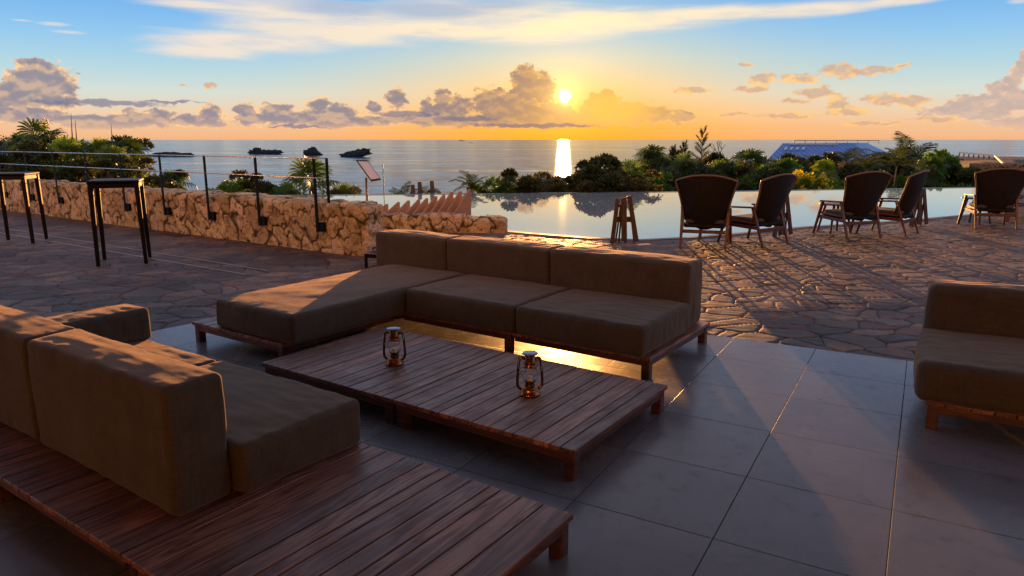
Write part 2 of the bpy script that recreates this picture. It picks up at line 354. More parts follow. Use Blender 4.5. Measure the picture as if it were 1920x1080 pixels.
def m_tile():
    m, t = new_mat('grey_porcelain_tile')
    p = t.mapv(t.obj, (1, 1, 1), rot=(0, 0, R(30)))
    # grid lines through the joints of the photograph's floor
    p = t.vmath('ADD', p, (TILE_OFF[0], TILE_OFF[1], 0))
    s = t.n('ShaderNodeSeparateXYZ'); t.put(s.inputs[0], p)
    dist = []; ids = []
    for k in (0, 1):
        q = t.math('DIVIDE', s.outputs[k], .602); ids.append(t.math('FLOOR', q))
        fr = t.math('FRACT', q); dist.append(t.math('MULTIPLY', t.math('MINIMUM', fr, t.math('SUBTRACT', 1.0, fr)), .602))
    dmin = t.math('MINIMUM', dist[0], dist[1])
    joint = t.sstep(dmin, .0015, .0032, 1.0, 0.0)
    idv = t.n('ShaderNodeCombineXYZ'); t.put(idv.inputs[0], ids[0]); t.put(idv.inputs[1], ids[1])
    wn = t.n('ShaderNodeTexWhiteNoise', noise_dimensions='3D'); t.put(wn.inputs[0], idv.outputs[0])
    big = t.noise(t.vmath('ADD', t.obj, t.vmath('SCALE', wn.outputs[1], 20.0)), 1.6, 6, .6)
    fine = t.noise(t.obj, 60, 4, .6)
    c = t.ramp(big, [(.3, (.17, .152, .155)), (.55, (.235, .207, .205)), (.75, (.30, .255, .24))])
    c = t.mix(t.sstep(t.noise(t.obj, 3.2, 5, .65), .56, .72, 0, .35), c, (.20, .135, .115))
    c = t.mix(t.math('MULTIPLY', wn.outputs[0], .3), c, (.12, .115, .13))
    sm_ = t.noise(t.obj, 9.0, 6, .7)
    c = t.mix(t.sstep(sm_, .50, .74, 0, .45), c, (.075, .066, .075))
    c = t.mix(joint, c, (.022, .02, .019))
    t.put(t.bsdf.inputs['Base Color'], c)
    r = t.math('ADD', t.math('ADD', t.lin(big, .3, .7, .21, .29), t.math('MULTIPLY', t.sstep(sm_, .5, .72), .07)), t.math('MULTIPLY', t.math('SUBTRACT', fine, .5), .12))
    t.put(t.bsdf.inputs['Roughness'], t.math('MAXIMUM', r, t.math('MULTIPLY', joint, .9)))
    h = t.math('SUBTRACT', t.math('MULTIPLY', fine, .05), joint)
    tilt = t.noise(t.vmath('ADD', t.obj, t.vmath('SCALE', wn.outputs[1], 9.0)), 2.2, 1, .5)
    t.put(t.bsdf.inputs['Normal'], t.bump(tilt, .10, .02, t.bump(h, .5, .002)))
    t.bsdf.inputs['Specular IOR Level'].default_value = .27
    return m
def m_flag():
    m, t = new_mat('crazy_paving')
    cell = t.attr('cell'); e = t.attr('edge')
    off = t.n('ShaderNodeCombineXYZ'); t.put(off.inputs[0], t.math('MULTIPLY', cell, 91.0)); t.put(off.inputs[1], t.math('MULTIPLY', cell, 47.0))
    lp = t.vmath('ADD', t.obj, off.outputs[0])
    strat = t.noise(lp, 5.0, 8, .70); lay = t.noise(t.mapv(lp, (2.2, 7, 1)), 1.0, 6, .65, dist=.8)
    c = t.ramp(cell, [(0, (.055, .040, .036)), (.14, (.27, .13, .085)), (.28, (.34, .26, .205)), (.42, (.11, .08, .070)), (.56, (.29, .235, .215)), (.70, (.19, .105, .07)), (.84, (.40, .28, .20)), (1, (.14, .11, .105))])
    c = t.mix(t.sstep(strat, .36, .62, .75, 0), c, (.045, .034, .032))
    c = t.mix(t.sstep(lay, .55, .68, 0, .6), c, t.mix(1.0, c, (1.55, 1.45, 1.4), 'MULTIPLY'))
    c = t.mix(t.sstep(t.noise(t.obj, .7, 4, .62), .44, .60, 0, .75), c, t.mix(1.0, c, (.36, .31, .32), 'MULTIPLY'))
    jn = t.noise(t.obj, 18, 3, .6)
    stone = t.sstep(t.math('ADD', e, t.math('MULTIPLY', t.math('SUBTRACT', jn, .5), .012)), 0.003, .010)
    jc = t.mix(t.sstep(t.noise(t.obj, .9, 3, .6), .55, .66), (.020, .016, .013), (.10, .082, .066))
    c = t.mix(1.0, c, (.78, .72, .64), 'MULTIPLY')
    t.put(t.bsdf.inputs['Base Color'], t.mix(stone, jc, c))
    t.put(t.bsdf.inputs['Roughness'], t.lin(strat, .3, .7, .48, .82))
    h = t.math('ADD', t.math('MULTIPLY', strat, .8), t.math('MULTIPLY', lay, .6))
    t.put(t.bsdf.inputs['Normal'], t.bump(h, .6, .014))
    return m
def m_rubble(name='coral_limestone', tint=(1, 1, 1)):
    m, t = new_mat(name)
    cell = t.attr('cell'); edge = t.attr('edge')
    n1 = t.noise(t.obj, 9, 7, .68); n2 = t.noise(t.obj, 26, 5, .65); n3 = t.noise(t.obj, 3.0, 4, .6)
    c = t.ramp(cell, [(0, (.42, .33, .18)), (.3, (.68, .56, .33)), (.6, (.54, .43, .26)), (.8, (.72, .57, .42)), (1, (.62, .52, .30))])
    c = t.mix(t.sstep(n1, .49, .61, 0, .78), c, (.17, .105, .042))
    c = t.mix(t.sstep(n2, .57, .64, 0, .75), c, (.05, .034, .02))
    c = t.mix(t.sstep(n3, .50, .66, 0, .5), c, (.27, .17, .05))
    c = t.mix(t.sstep(edge, .004, .024, .95, 0.0), c, (.05, .033, .018))
    c = t.mix(1.0, c, tint, 'MULTIPLY')
    t.put(t.bsdf.inputs['Base Color'], c); t.bsdf.inputs['Roughness'].default_value = .92
    h = t.math('ADD', n1, t.math('MULTIPLY', n2, .6))
    t.put(t.bsdf.inputs['Normal'], t.bump(h, .8, .03))
    return m
def m_leaf(name, lo, hi, trans=.45, rough=.45):
    m, t = new_mat(name)
    oi = t.n('ShaderNodeObjectInfo').outputs['Random']
    pid = t.attr('pid')
    f = t.math('FRACT', t.math('ADD', pid, t.math('MULTIPLY', oi, .37)))
    c = t.ramp(f, [(0, lo), (.55, tuple((a + b) / 2 for a, b in zip(lo, hi))), (1, hi)])
    t.put(t.bsdf.inputs['Base Color'], c); t.bsdf.inputs['Roughness'].default_value = rough
    tr = t.n('ShaderNodeBsdfTranslucent'); t.put(tr.inputs[0], t.mix(1.0, c, (1.9, 1.9, .9), 'MULTIPLY'))
    mx = t.n('ShaderNodeMixShader'); mx.inputs[0].default_value = trans
    t.nt.links.new(t.bsdf.outputs[0], mx.inputs[1]); t.nt.links.new(tr.outputs[0], mx.inputs[2]); t.nt.links.new(mx.outputs[0], t.out.inputs[0])
    return m
def m_wicker():
    m, t = new_mat('dark_wicker')
    w1 = t.n('ShaderNodeTexWave', bands_direction='Z'); w1.inputs['Scale'].default_value = 26; w1.inputs['Distortion'].default_value = .6
    w2 = t.n('ShaderNodeTexWave', bands_direction='X'); w2.inputs['Scale'].default_value = 13; w2.inputs['Distortion'].default_value = .3
    for w in (w1, w2): t.put(w.inputs[0], t.obj)
    h = t.math('MULTIPLY', w1.outputs[1], t.math('ADD', t.math('MULTIPLY', w2.outputs[1], .6), .4))
    n = t.noise(t.mapv(t.obj, (6, 6, 60)), 1, 3, .6)
    c = t.mix(t.math('MULTIPLY', h, n), (.005, .003, .002), (.022, .012, .008))
    t.put(t.bsdf.inputs['Base Color'], c); t.bsdf.inputs['Roughness'].default_value = .6; t.bsdf.inputs['Specular IOR Level'].default_value = .25
    t.put(t.bsdf.inputs['Normal'], t.bump(h, .6, .006))
    return m
def m_water_pool():
    m, t = new_mat('pool_water')
    n = t.noise(t.mapv(t.obj, (1, .45, 1)), 2.4, 3, .5)
    t.bsdf.inputs['Base Color'].default_value = (.42, .47, .45, 1); t.bsdf.inputs['Roughness'].default_value = .015
    t.bsdf.inputs['IOR'].default_value = 2.3
    t.put(t.bsdf.inputs['Normal'], t.bump(n, .12, .01))
    return m
def m_sea():
    m, t = new_mat('sea_water')
    big = t.noise(t.mapv(t.obj, (.0016, .010, 1)), 1.0, 4, .6)
    mid = t.noise(t.mapv(t.obj, (.03, .16, 1)), 1.0, 5, .62)
    slick = t.sstep(t.noise(t.mapv(t.obj, (.0011, .011, 1), rot=(0, 0, R(4))), 1.0, 4, .55, dist=1.2), .56, .62)
    c = t.mix(t.sstep(big, .35, .65), (.055, .125, .27), (.085, .16, .32))
    c = t.mix(t.sstep(mid, .45, .62, 0, .4), c, (.03, .07, .17))
    wv = t.vmath('SUBTRACT', t.noise(t.mapv(t.obj, (.07, .30, 1)), 1.0, 5, .68, col=True), (.5, .5, .5))
    b = t.vmath('NORMALIZE', t.vmath('ADD', t.vmath('MULTIPLY', wv, (.17, .50, 0)), (0, 0, 1)))
    df = t.n('ShaderNodeBsdfDiffuse'); t.put(df.inputs[0], c)
    gl = t.n('ShaderNodeBsdfGlossy', distribution='BECKMANN'); gl.inputs[0].default_value = (.86, .94, 1, 1)
    t.put(gl.inputs['Roughness'], t.lin(slick, 0, 1, .165, .12)); t.put(gl.inputs['Normal'], b)
    fr = t.n('ShaderNodeFresnel'); fr.inputs[0].default_value = 1.33
    mx = t.n('ShaderNodeMixShader'); t.put(mx.inputs[0], t.math('MULTIPLY', fr.outputs[0], t.lin(slick, 0, 1, .66, .92)))
    t.nt.links.new(df.outputs[0], mx.inputs[1]); t.nt.links.new(gl.outputs[0], mx.inputs[2]); t.nt.links.new(mx.outputs[0], t.out.inputs[0])
    return m
def m_soil():
    m, t = new_mat('dune_soil')
    n = t.noise(t.obj, .35, 7, .62); n2 = t.noise(t.obj, 2.2, 5, .6)
    c = t.mix(t.sstep(n, .40, .6), (.13, .082, .062), (.045, .05, .02))
    c = t.mix(t.sstep(n2, .45, .7, 0, .5), c, (.20, .13, .10))
    t.put(t.bsdf.inputs['Base Color'], c); t.bsdf.inputs['Roughness'].default_value = .95
    t.put(t.bsdf.inputs['Normal'], t.bump(n2, .6, .15))
    return m
def m_glass():
    m, t = new_mat('lantern_glass')
    t.bsdf.inputs['Base Color'].default_value = (.95, .96, .95, 1); t.bsdf.inputs['Roughness'].default_value = .03
    t.bsdf.inputs['Transmission Weight'].default_value = 1.0; t.bsdf.inputs['IOR'].default_value = 1.12
    return m

# tile grid offsets: joints pass through the ground points found for the joints
def rot30(p): a = R(30); return (p[0] * math.cos(a) - p[1] * math.sin(a), p[0] * math.sin(a) + p[1] * math.cos(a))
def ground(px, py, z=0.0):
    a = at(px, py, 1.0); k = (z - CAM_H) / (a.z - CAM_H); return Vector((a.x * k, k, z))
_j = rot30(ground(1445, 813.3)); TILE_OFF = (-_j[0] + .602 * 50, -_j[1] + .602 * 50)

FAB = m_fabric()
TEAK = m_wood('weathered_teak', (.072, .025, .015), (.28, .112, .066), (.46, .245, .165), .42)
TEAK_X = m_wood('teak_frame', (.035, .013, .008), (.12, .046, .028), (.20, .085, .052), .42, 'X')
CHAIRWOOD = m_wood('reddish_hardwood', (.07, .022, .010), (.16, .055, .022), (.24, .09, .04), .38, 'Z')
TILE = m_tile(); FLAG = m_flag(); RUBBLE = m_rubble(); WICKER = m_wicker(); POOLW = m_water_pool(); SEA = m_sea(); SOIL = m_soil(); GLASS = m_glass()
BLACK = simple('black_powder_coat', (.005, .005, .006), .5, 0, .2, spec=.14)
STEEL = simple('brushed_steel', (.55, .53, .50), .3, 1.0)
COPPER = simple('aged_copper', (.36, .14, .052), .3, 1.0, .3, 40)
BRONZE = simple('dark_bronze', (.13, .055, .025), .36, .9, .3, 40)
CAPM = simple('sky_tinted_cap_metal', (.16, .20, .30), .16, .9, .1)  # blue of the reflected sky is put into the metal colour
CANDLE = simple('candle_wax', (.85, .78, .66), .5)
CONC = simple('pinkish_concrete', (.34, .22, .15), .85, 0, .3, 14, .5)
COPING = simple('pool_coping_stone', (.24, .17, .13), .6, 0, .35, 6, .3)
DARKEDGE = simple('wet_pool_edge', (.035, .035, .033), .3)
STONE_DK = simple('sea_rock_stone', (.045, .04, .035), .95, 0, .5, .25, 1.0)
PLASTER = simple('hotel_render', (.56, .42, .29), .55, 0, .08, 2)
PAPER = simple('printed_card', (.80, .74, .68), .6, 0, .05, 8)
TRUNK = simple('palm_trunk', (.11, .075, .045), .95, 0, .5, 6, 1.0)
BARK = simple('grey_bark', (.10, .08, .06), .95, 0, .5, 12, .8)
BLUE = simple('blue_sheet_roof', (.06, .17, .50), .5, .1, .3, .9)
def m_roof():
    m, t = new_mat('blue_ribbed_roof'); w = t.n('ShaderNodeTexWave', bands_direction='X'); w.inputs['Scale'].default_value = .55; t.put(w.inputs[0], t.obj)
    n = t.noise(t.obj, .8, 4, .6); c = t.mix(n, (.06, .17, .50), (.15, .31, .68)); c = t.mix(t.sstep(w.outputs[1], .80, .97, 0, .6), c, (.03, .07, .24))
    t.put(t.bsdf.inputs['Base Color'], c); t.bsdf.inputs['Roughness'].default_value = .5; t.put(t.bsdf.inputs['Normal'], t.bump(w.outputs[1], .5, .08)); return m
BLUE = m_roof()
BLUE_LT = simple('pale_blue_sheet', (.20, .36, .66), .5, 0, .3, 1.2)
WHITE = simple('white_paint', (.75, .73, .70), .5, 0, .1)
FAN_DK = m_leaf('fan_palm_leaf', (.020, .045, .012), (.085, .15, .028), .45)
FAN_LT = m_leaf('sunlit_fan_leaf', (.05, .095, .014), (.22, .30, .04), .5)  # lit copy of the fan leaf: sunlit green is put into the colour
FEATH = m_leaf('feather_palm_leaf', (.022, .040, .012), (.085, .11, .028), .4)
SHRUB_DK = m_leaf('dark_shrub_leaf', (.015, .028, .009), (.065, .075, .022), .35)
SHRUB_GR = m_leaf('green_shrub_leaf', (.03, .08, .012), (.14, .25, .03), .45)
SHRUB_OL = m_leaf('olive_shrub_leaf', (.035, .040, .012), (.13, .11, .03), .4)
YELLOW = m_leaf('yellow_leaf', (.36, .30, .02), (.74, .58, .05), .45)
DEADLEAF = m_leaf('dry_frond', (.09, .055, .025), (.20, .13, .06), .3)

# ------------------------------------------------------------------ the setting
def poly_sheet(name, pts, z, mat, kind='structure'):
    from mathutils.geometry import tessellate_polygon
    vs = [Vector((p[0], p[1], z)) for p in pts]
    tris = tessellate_polygon([vs])
    me = bpy.data.meshes.new(name); me.from_pydata([tuple(v) for v in vs], [], [tuple(t) for t in tris])
    bm = bmesh.new(); bm.from_mesh(me); bmesh.ops.recalc_face_normals(bm, faces=bm.faces)
    for f in bm.faces:
        if f.normal.z < 0: f.normal_flip()
    bm.to_mesh(me); bm.free(); me.materials.append(mat)
    return tag(link(name, me), kind=kind)
NEAR = [(-4.2, 14.4), (-2.3, 13.4), (-.67, 12.60), (.36, 11.87), (1.25, 11.33), (2.03, 11.10), (2.95, 11.41), (4.01, 12.01), (5.22, 12.75), (7.76, 13.87), (9.6, 14.9), (10.9, 15.7)]
FAR = [(16.5, 24.15), (15.86, 24.07), (7.35, 22.29), (-.95, 21.17), (-4.05, 20.76), (-8.9, 20.33), (-10.5, 20.2)]
wl = uv(-22, 6.9); wr = uv(-7.3, 6.9)
terr = [(-26, -9), (wl.x, wl.y), (wr.x, wr.y), (-3.2, 12.6), (-4.2, 14.4)] + NEAR[1:] + [(16.5, 24.15), (19, 27), (34, 30), (60, 30), (60, -9)]
poly_sheet('paving_bed', terr, -.022, FLAG)
def fine_paving():
    "laid stones in relief: irregular polygons, each slightly tilted, with sunk joints"
    rr = np.exp(np.arange(math.log(4.2), math.log(33.0), .0036)); aa = np.arange(R(-43), R(43), .0021)
    RR, AA = np.meshgrid(rr, aa, indexing='ij'); X = RR * np.sin(AA); Y = RR * np.cos(AA)
    C, S_ = math.cos(R(12)), math.sin(R(12)); cs = .30; kx, ky = 1.0, 1.28
    wx = .035 * np.sin(Y * 5.1 + X * 2) + .02 * np.sin(X * 11 - Y * 7); wy = .035 * np.sin(X * 4.3 - Y * 3) + .02 * np.sin(Y * 12 + X * 5)
    gx = ((X * C + Y * S_) * kx + wx) / cs; gy = ((-X * S_ + Y * C) * ky + wy) / cs
    n0 = 400; rng = np.random.default_rng(17); jit = rng.uniform(-.62, .62, (n0, n0, 2)); val = rng.uniform(0, 1, (n0, n0)); tl_ = rng.normal(0, 1, (n0, n0, 3)); drop = rng.random((n0, n0)) < .15
    ix, iy = np.floor(gx).astype(int), np.floor(gy).astype(int); best = np.full(gx.shape, 1e9); bi = np.zeros(gx.shape, int); bj = np.zeros(gx.shape, int); bx = np.zeros(gx.shape); by = np.zeros(gx.shape)
    for di in range(-2, 3):
        for dj in range(-2, 3):
            i, j = ix + di, iy + dj; px, py = i + .5 + jit[i % n0, j % n0, 0], j + .5 + jit[i % n0, j % n0, 1]
            d = (gx - px) ** 2 + (gy - py) ** 2 + 1e6 * drop[i % n0, j % n0]; k = d < best; best = np.where(k, d, best); bi = np.where(k, i, bi); bj = np.where(k, j, bj); bx = np.where(k, px, bx); by = np.where(k, py, by)
    edge = np.full(gx.shape, 9.0)
    for di in range(-3, 4):
        for dj in range(-3, 4):
            i, j = ix + di, iy + dj; px, py = i + .5 + jit[i % n0, j % n0, 0], j + .5 + jit[i % n0, j % n0, 1]
            vx, vy = px - bx, py - by; l = np.sqrt(vx * vx + vy * vy); ok = (l > 1e-6) & ~drop[i % n0, j % n0]; l = np.where(ok, l, 1)
            e = ((px + bx) / 2 - gx) * vx / l + ((py + by) / 2 - gy) * vy / l; edge = np.where(ok, np.minimum(edge, e), edge)
    edge = np.clip(edge, 0, None) * cs / 1.12
    tt = tl_[bi % n0, bj % n0]; ex = np.clip(edge / .015, 0, 1); ex = ex * ex * (3 - 2 * ex)
    Z = -.014 + .014 * ex + ex * (.0016 * tt[..., 0] + .006 * tt[..., 1] * (gx - bx) * cs + .006 * tt[..., 2] * (gy - by) * cs)
    Z += ex * .0014 * np.sin(X * 23 + Y * 17 + tt[..., 0] * 9) * np.sin(Y * 29 - X * 9); Z = np.minimum(Z, .006)
    # keep to the terrace outline
    ins = np.zeros(X.shape, bool); T = terr; q = len(T) - 1
    for p in range(len(T)):
        x1, y1 = T[p]; x2, y2 = T[q]; cross = ((y1 > Y) != (y2 > Y)) & (X < (x2 - x1) * (Y - y1) / ((y2 - y1) if y2 != y1 else 1e-9) + x1); ins ^= cross; q = p
    idx = np.arange(X.size).reshape(X.shape); keep = ins[:-1, :-1] & ins[1:, :-1] & ins[1:, 1:] & ins[:-1, 1:]
    F = np.stack([idx[:-1, :-1], idx[:-1, 1:], idx[1:, 1:], idx[1:, :-1]], -1)[keep]
    used = np.unique(F); remap = np.full(X.size, -1); remap[used] = np.arange(len(used))
    V = np.stack([X.ravel(), Y.ravel(), Z.ravel()], 1)[used]
    me = np_mesh('paving', V, remap[F][:, ::-1], FLAG, True, {'cell': val[bi % n0, bj % n0].ravel()[used], 'edge': edge.ravel()[used]})
    tag(link('paving', me), kind='structure')
fine_paving()
# tiled floor: right edge runs along the joints, left edge cuts back to the building
e1, e2 = ground(1397.8, 639.4), ground(1720, 682); ed = (e2 - e1).normalized()
l1, l2 = ground(274, 626), ground(357, 609.5); ld = (l2 - l1).normalized()
hid = e1 - ed * 2.35; 
poly_sheet('tile_floor', [(-14, -8.8), tuple((l1 - ld * 12).xy), tuple((l2 + ld * 1.2).xy), tuple((hid).xy), tuple((e2 + ed * 16).xy), (16, -8.8)], .012, TILE)
poly_sheet('pool_water', [(-10.5, 19.9), (-10.5, 16.5)] + NEAR + FAR, -.035, POOLW)
# coping along the near edge and the overflow lip along the far edge
def strip(name, line, w, z0, z1, mat, side):
    bm = MB(); n = len(line); L = [Vector((p[0], p[1], 0)) for p in line]; O = []
    for i in range(n):
        a = L[max(i - 1, 0)]; b = L[min(i + 1, n - 1)]; d = (b - a).normalized(); O.append(Vector((-d.y, d.x, 0)) * side * w)
    vs = []; fs = []
    for i in range(n):
        p, q = L[i], L[i] + O[i]; vs += [(p.x, p.y, z0), (p.x, p.y, z1), (q.x, q.y, z1), (q.x, q.y, z0)]
    for i in range(n - 1):
        for k in range(4): fs.append((i * 4 + k, i * 4 + (k + 1) % 4, i * 4 + 4 + (k + 1) % 4, i * 4 + 4 + k))
    bm.add(vs, fs); return tag(bm.build(name, mat), kind='structure')
strip('pool_coping', NEAR, .13, -.4, .012, COPING, -1)
strip('pool_overflow_edge', FAR, .22, -2.2, -.028, DARKEDGE, -1)
bm = MB(); bm.box((0, 17.5, -.9), (34, 16, .02)); 
# drain channel set in the paving
dr = MB()
for dv_ in (0.0, .30):
    dr.bar(uv(-15.5, 5.12 - dv_, .004), uv(-7.2, 5.2 - dv_, .004), .018, .008)
tag(dr.build('drain_channel', simple('drain_steel', (.42, .36, .30), .35, .8)), kind='structure')

def terrain():
    xs = np.concatenate([np.linspace(-420, -60, 40), np.linspace(-58, 110, 150), np.linspace(115, 460, 40)])
    ys = np.concatenate([np.linspace(14, 110, 110), np.linspace(112, 330, 50)])
    X, Y = np.meshgrid(xs, ys); rng = np.random.default_rng(3)
    wob = .5 * np.sin(X * .21 + Y * .13) + .4 * np.sin(X * .09 - Y * .31 + 1.3) + .25 * np.sin(X * .53 + Y * .47)
    sl = np.clip((Y - 22 - 16 * np.clip((X - 3) / 8, 0, 1)) / 48, 0, 1); Z = -2.6 - 13.5 * sl ** 1.1 + .35 * wob * np.clip((Y - 24) / 10, 0, 1)
    # dune rising on the right, beyond the pool
    k = np.clip((X - .50 * Y - 3) / 9, 0, 1); k = k * k * (3 - 2 * k)
    zr = -.35 - .008 * (Y - 30) + .16 * wob
    zr = np.where(Y > 104, zr - (Y - 104) * .5, zr); zr = np.maximum(zr, -17)
    Z = Z * (1 - k) + zr * k
    Z = np.where(Y < 26, np.minimum(Z, -.5), Z)
    Z = np.maximum(Z, -17)
    V = np.stack([X, Y, Z], -1).reshape(-1, 3); nx, ny = len(xs), len(ys)
    i = np.arange(nx * ny).reshape(ny, nx)
    F = np.stack([i[:-1, :-1], i[:-1, 1:], i[1:, 1:], i[1:, :-1]], -1).reshape(-1, 4)
    tag(link('ground', np_mesh('ground', V, F, SOIL)), kind='structure')
terrain()
SEA_Z = -14.5
def sea():
    rr = [0, 300, 900, 3000, 10000, 30000, 90000]; n = 96; vs = [(0, 0, 0)]; fs = []
    for r in rr[1:]:
        for k in range(n): a = 2 * math.pi * k / n; vs.append((r * math.cos(a), r * math.sin(a), 0))
    for k in range(n): fs.append((0, 1 + k, 1 + (k + 1) % n))
    for j in range(len(rr) - 2):
        for k in range(n): fs.append((1 + j * n + k, 1 + (j + 1) * n + k, 1 + (j + 1) * n + (k + 1) % n, 1 + j * n + (k + 1) % n))
    m = MB(); m.add(vs, fs); tag(m.build('sea', SEA, None, (0, 0, SEA_Z)), kind='structure')
sea()

# ------------------------------------------------------------------ hotel behind the viewpoint (lit by the low sun, it returns warm light)
def hotel():
    rz = R(-12); h = empty('hotel_building', (0, -5.0, 0), rz)
    tag(h, 'pale rendered hotel facade with wide glazing and a deep roof canopy behind the lounge terrace', 'building')
    w = MB(); w.box((0, -.3, 9.0), (56, .6, 18.0), bev=.02); w.build('wall', PLASTER, h)
    c = MB(); c.box((-2, 4.0, 3.35), (36, 8.0, .35), bev=.02); c.build('canopy_roof', simple('canopy_timber', (.10, .06, .04), .7), h)
    pl = MB(); pl.box((-4.4, .11, .32), (26.4, .22, .64), bev=.01); pl.build('beam_block_plinth', simple('dark_beam_block', (.03, .027, .026), .7), h)  # unseen dark block, added to keep sun reflected by the windows off the decks
    gl = simple('window_glazing', (.60, .52, .44), .14, 1.0, .04, 1)
    for i in range(9):
        x = -16 + i * 2.9
        f = MB(); f.box((x, .03, 1.80), (2.7, .06, 2.3)); p = f.build('window', gl, h)
        g = MB()
        for k in (-1.37, 1.37): g.box((x + k, .09, 1.5), (.12, .16, 3.0))
        g.box((x, .085, 1.15), (2.62, .06, .08)); g.build('frame', BLACK, p)
hotel()

# ------------------------------------------------------------------ stone walls
def rubble_wall(name, path, height, thick, seed, cell=.34, res=.022, parent=None, mat=None, ragged=.03):
    "wall whose base front line follows path (world xy); stones are modelled in relief"
    rng = np.random.default_rng(seed); P = [Vector((p[0], p[1], 0)) for p in path]
    segs = [(b - a).length for a, b in zip(P, P[1:])]; L = sum(segs); ns = int(L / res) + 1
    q = np.concatenate([np.arange(0, height, res), height + np.arange(0, thick, res), np.linspace(height + thick, 2 * height + thick, 6)])
    s = np.linspace(0, L, ns); S, Q = np.meshgrid(s, q)
    M = int(L * (2 * height + thick) / (cell * cell * .8)) + 4
    seeds = np.stack([rng.uniform(-.2, L + .2, M), rng.uniform(-.1, 2 * height + thick, M)], 1)
    for _ in range(3):   # relax a little
        d = ((seeds[:, None] - seeds[None]) ** 2).sum(-1); np.fill_diagonal(d, 9); j = d.argmin(1)
        v = seeds - seeds[j]; l = np.sqrt((v ** 2).sum(1, keepdims=True)) + 1e-6; seeds += np.where(l < cell * .75, v / l * (cell * .75 - l) * .4, 0)
    rid = rng.uniform(0, 1, M); rout = rng.uniform(-.008, .012, M)
    A = S.ravel() + .05 * np.sin(Q.ravel() * 17 + S.ravel() * 5) + .025 * np.sin(S.ravel() * 31 + Q.ravel() * 13)
    B = Q.ravel() + .04 * np.sin(S.ravel() * 19) + .02 * np.sin(S.ravel() * 41 + 2 + Q.ravel() * 23)
    d1 = np.empty(A.size); d2 = np.empty(A.size); ci = np.empty(A.size, int)
    for k in range(0, A.size, 4000):
        d = np.sqrt((A[k:k + 4000, None] - seeds[None, :, 0]) ** 2 + (B[k:k + 4000, None] - seeds[None, :, 1]) ** 2)
        o = np.argpartition(d, 1, 1)[:, :2]; r = np.arange(len(d)); a, b = d[r, o[:, 0]], d[r, o[:, 1]]
        sw = a > b; d1[k:k + 4000] = np.where(sw, b, a); d2[k:k + 4000] = np.where(sw, a, b); ci[k:k + 4000] = np.where(sw, o[:, 1], o[:, 0])
    edge = (d2 - d1) / 2; prof = np.clip(edge / .026, 0, 1) ** .6; disp = .026 * prof + rout[ci]
    disp = disp + .006 * np.sin(A * 60 + B * 47) * np.sin(B * 71 - A * 33)
    # position along the path
    cum = np.concatenate([[0], np.cumsum(segs)]); base = np.stack([np.interp(s, cum, [p.x for p in P]), np.interp(s, cum, [p.y for p in P])], 1)
    tan = np.gradient(base, axis=0); tan /= np.linalg.norm(tan, axis=1, keepdims=True); nrm = np.stack([tan[:, 1], -tan[:, 0]], 1)   # towards the viewer side
    hv = height + ragged * np.interp(s, np.linspace(0, L, int(L / .2) + 2), rng.uniform(-1, 1, int(L / .2) + 2))
    Sx = np.tile(np.arange(ns), (len(q), 1)).ravel(); Qr = Q.ravel(); hh = hv[Sx]
    V = np.zeros((A.size, 3)); n_ = nrm[Sx]; b_ = base[Sx]
    f = Qr < height; tp = (Qr >= height) & (Qr < height + thick); bk = Qr >= height + thick
    ed_ = .05
    rnd = np.clip((Qr - (height - ed_)) / ed_, 0, 1) * f
    V[f, :2] = b_[f] + n_[f] * (disp[f] - .03 * rnd[f] ** 2)[:, None]; V[f, 2] = (Qr * hh / height)[f]
    inn = Qr - height
    V[tp, :2] = b_[tp] - n_[tp] * (inn[tp] + .03)[:, None]; V[tp, 2] = (hh + disp * .7 - .015)[tp]
    V[bk, :2] = b_[bk] - n_[bk] * (thick + .03); V[bk, 2] = ((2 * height + thick - Qr) * hh / height)[bk]
    i = np.arange(A.size).reshape(len(q), ns)
    F = np.stack([i[:-1, :-1], i[:-1, 1:], i[1:, 1:], i[1:, :-1]], -1).reshape(-1, 4)
    V[:, 2] -= .01
    # end caps as fans of quads
    for col in (0, ns - 1):
        ids = i[:, col]; h2 = len(ids) // 2
        caps = [[ids[k], ids[k + 1], ids[-2 - k], ids[-1 - k]] for k in range(h2 - 1)]
        F = np.concatenate([F, np.array(caps)], 0)
    return link(name, np_mesh(name, V, F, mat or RUBBLE, True, {'cell': rid[ci], 'edge': edge}), parent)
w1 = rubble_wall('stone_wall', [uv(-22, 6.58).xy, uv(-14, 6.60).xy, uv(-7.22, 6.62).xy, uv(-7.05, 6.72).xy, uv(-7.02, 6.98).xy], .69, .46, 5)
tag(w1, 'long rubble wall of tan coral limestone carrying the black cable railing', 'wall')
lw = empty('low_stone_wall', (-1.3, 12.05, 0)); tag(lw, 'low limestone wall beside the pool topped by a sawtooth row of concrete fins', 'wall')
LW0, LW1 = Vector((-2.7, 12.1)), Vector((-.78, 11.98))
rubble_wall('wall', [(LW0 - Vector((-1.3, 12.05))), (LW1 - Vector((-1.3, 12.05)))], .31, .5, 9, .24, parent=lw)
rubble_wall('end_block', [(.53, -.07), (.85, -.11), (1.16, -.09), (1.19, .02)], .25, .42, 12, .5, parent=lw)
fins = [(706.7, 384), (728, 382.5), (749.7, 379), (768.7, 376), (788, 374), (803, 371.7), (820, 368), (835, 365), (850, 359.7), (866, 358.7), (883, 355)]
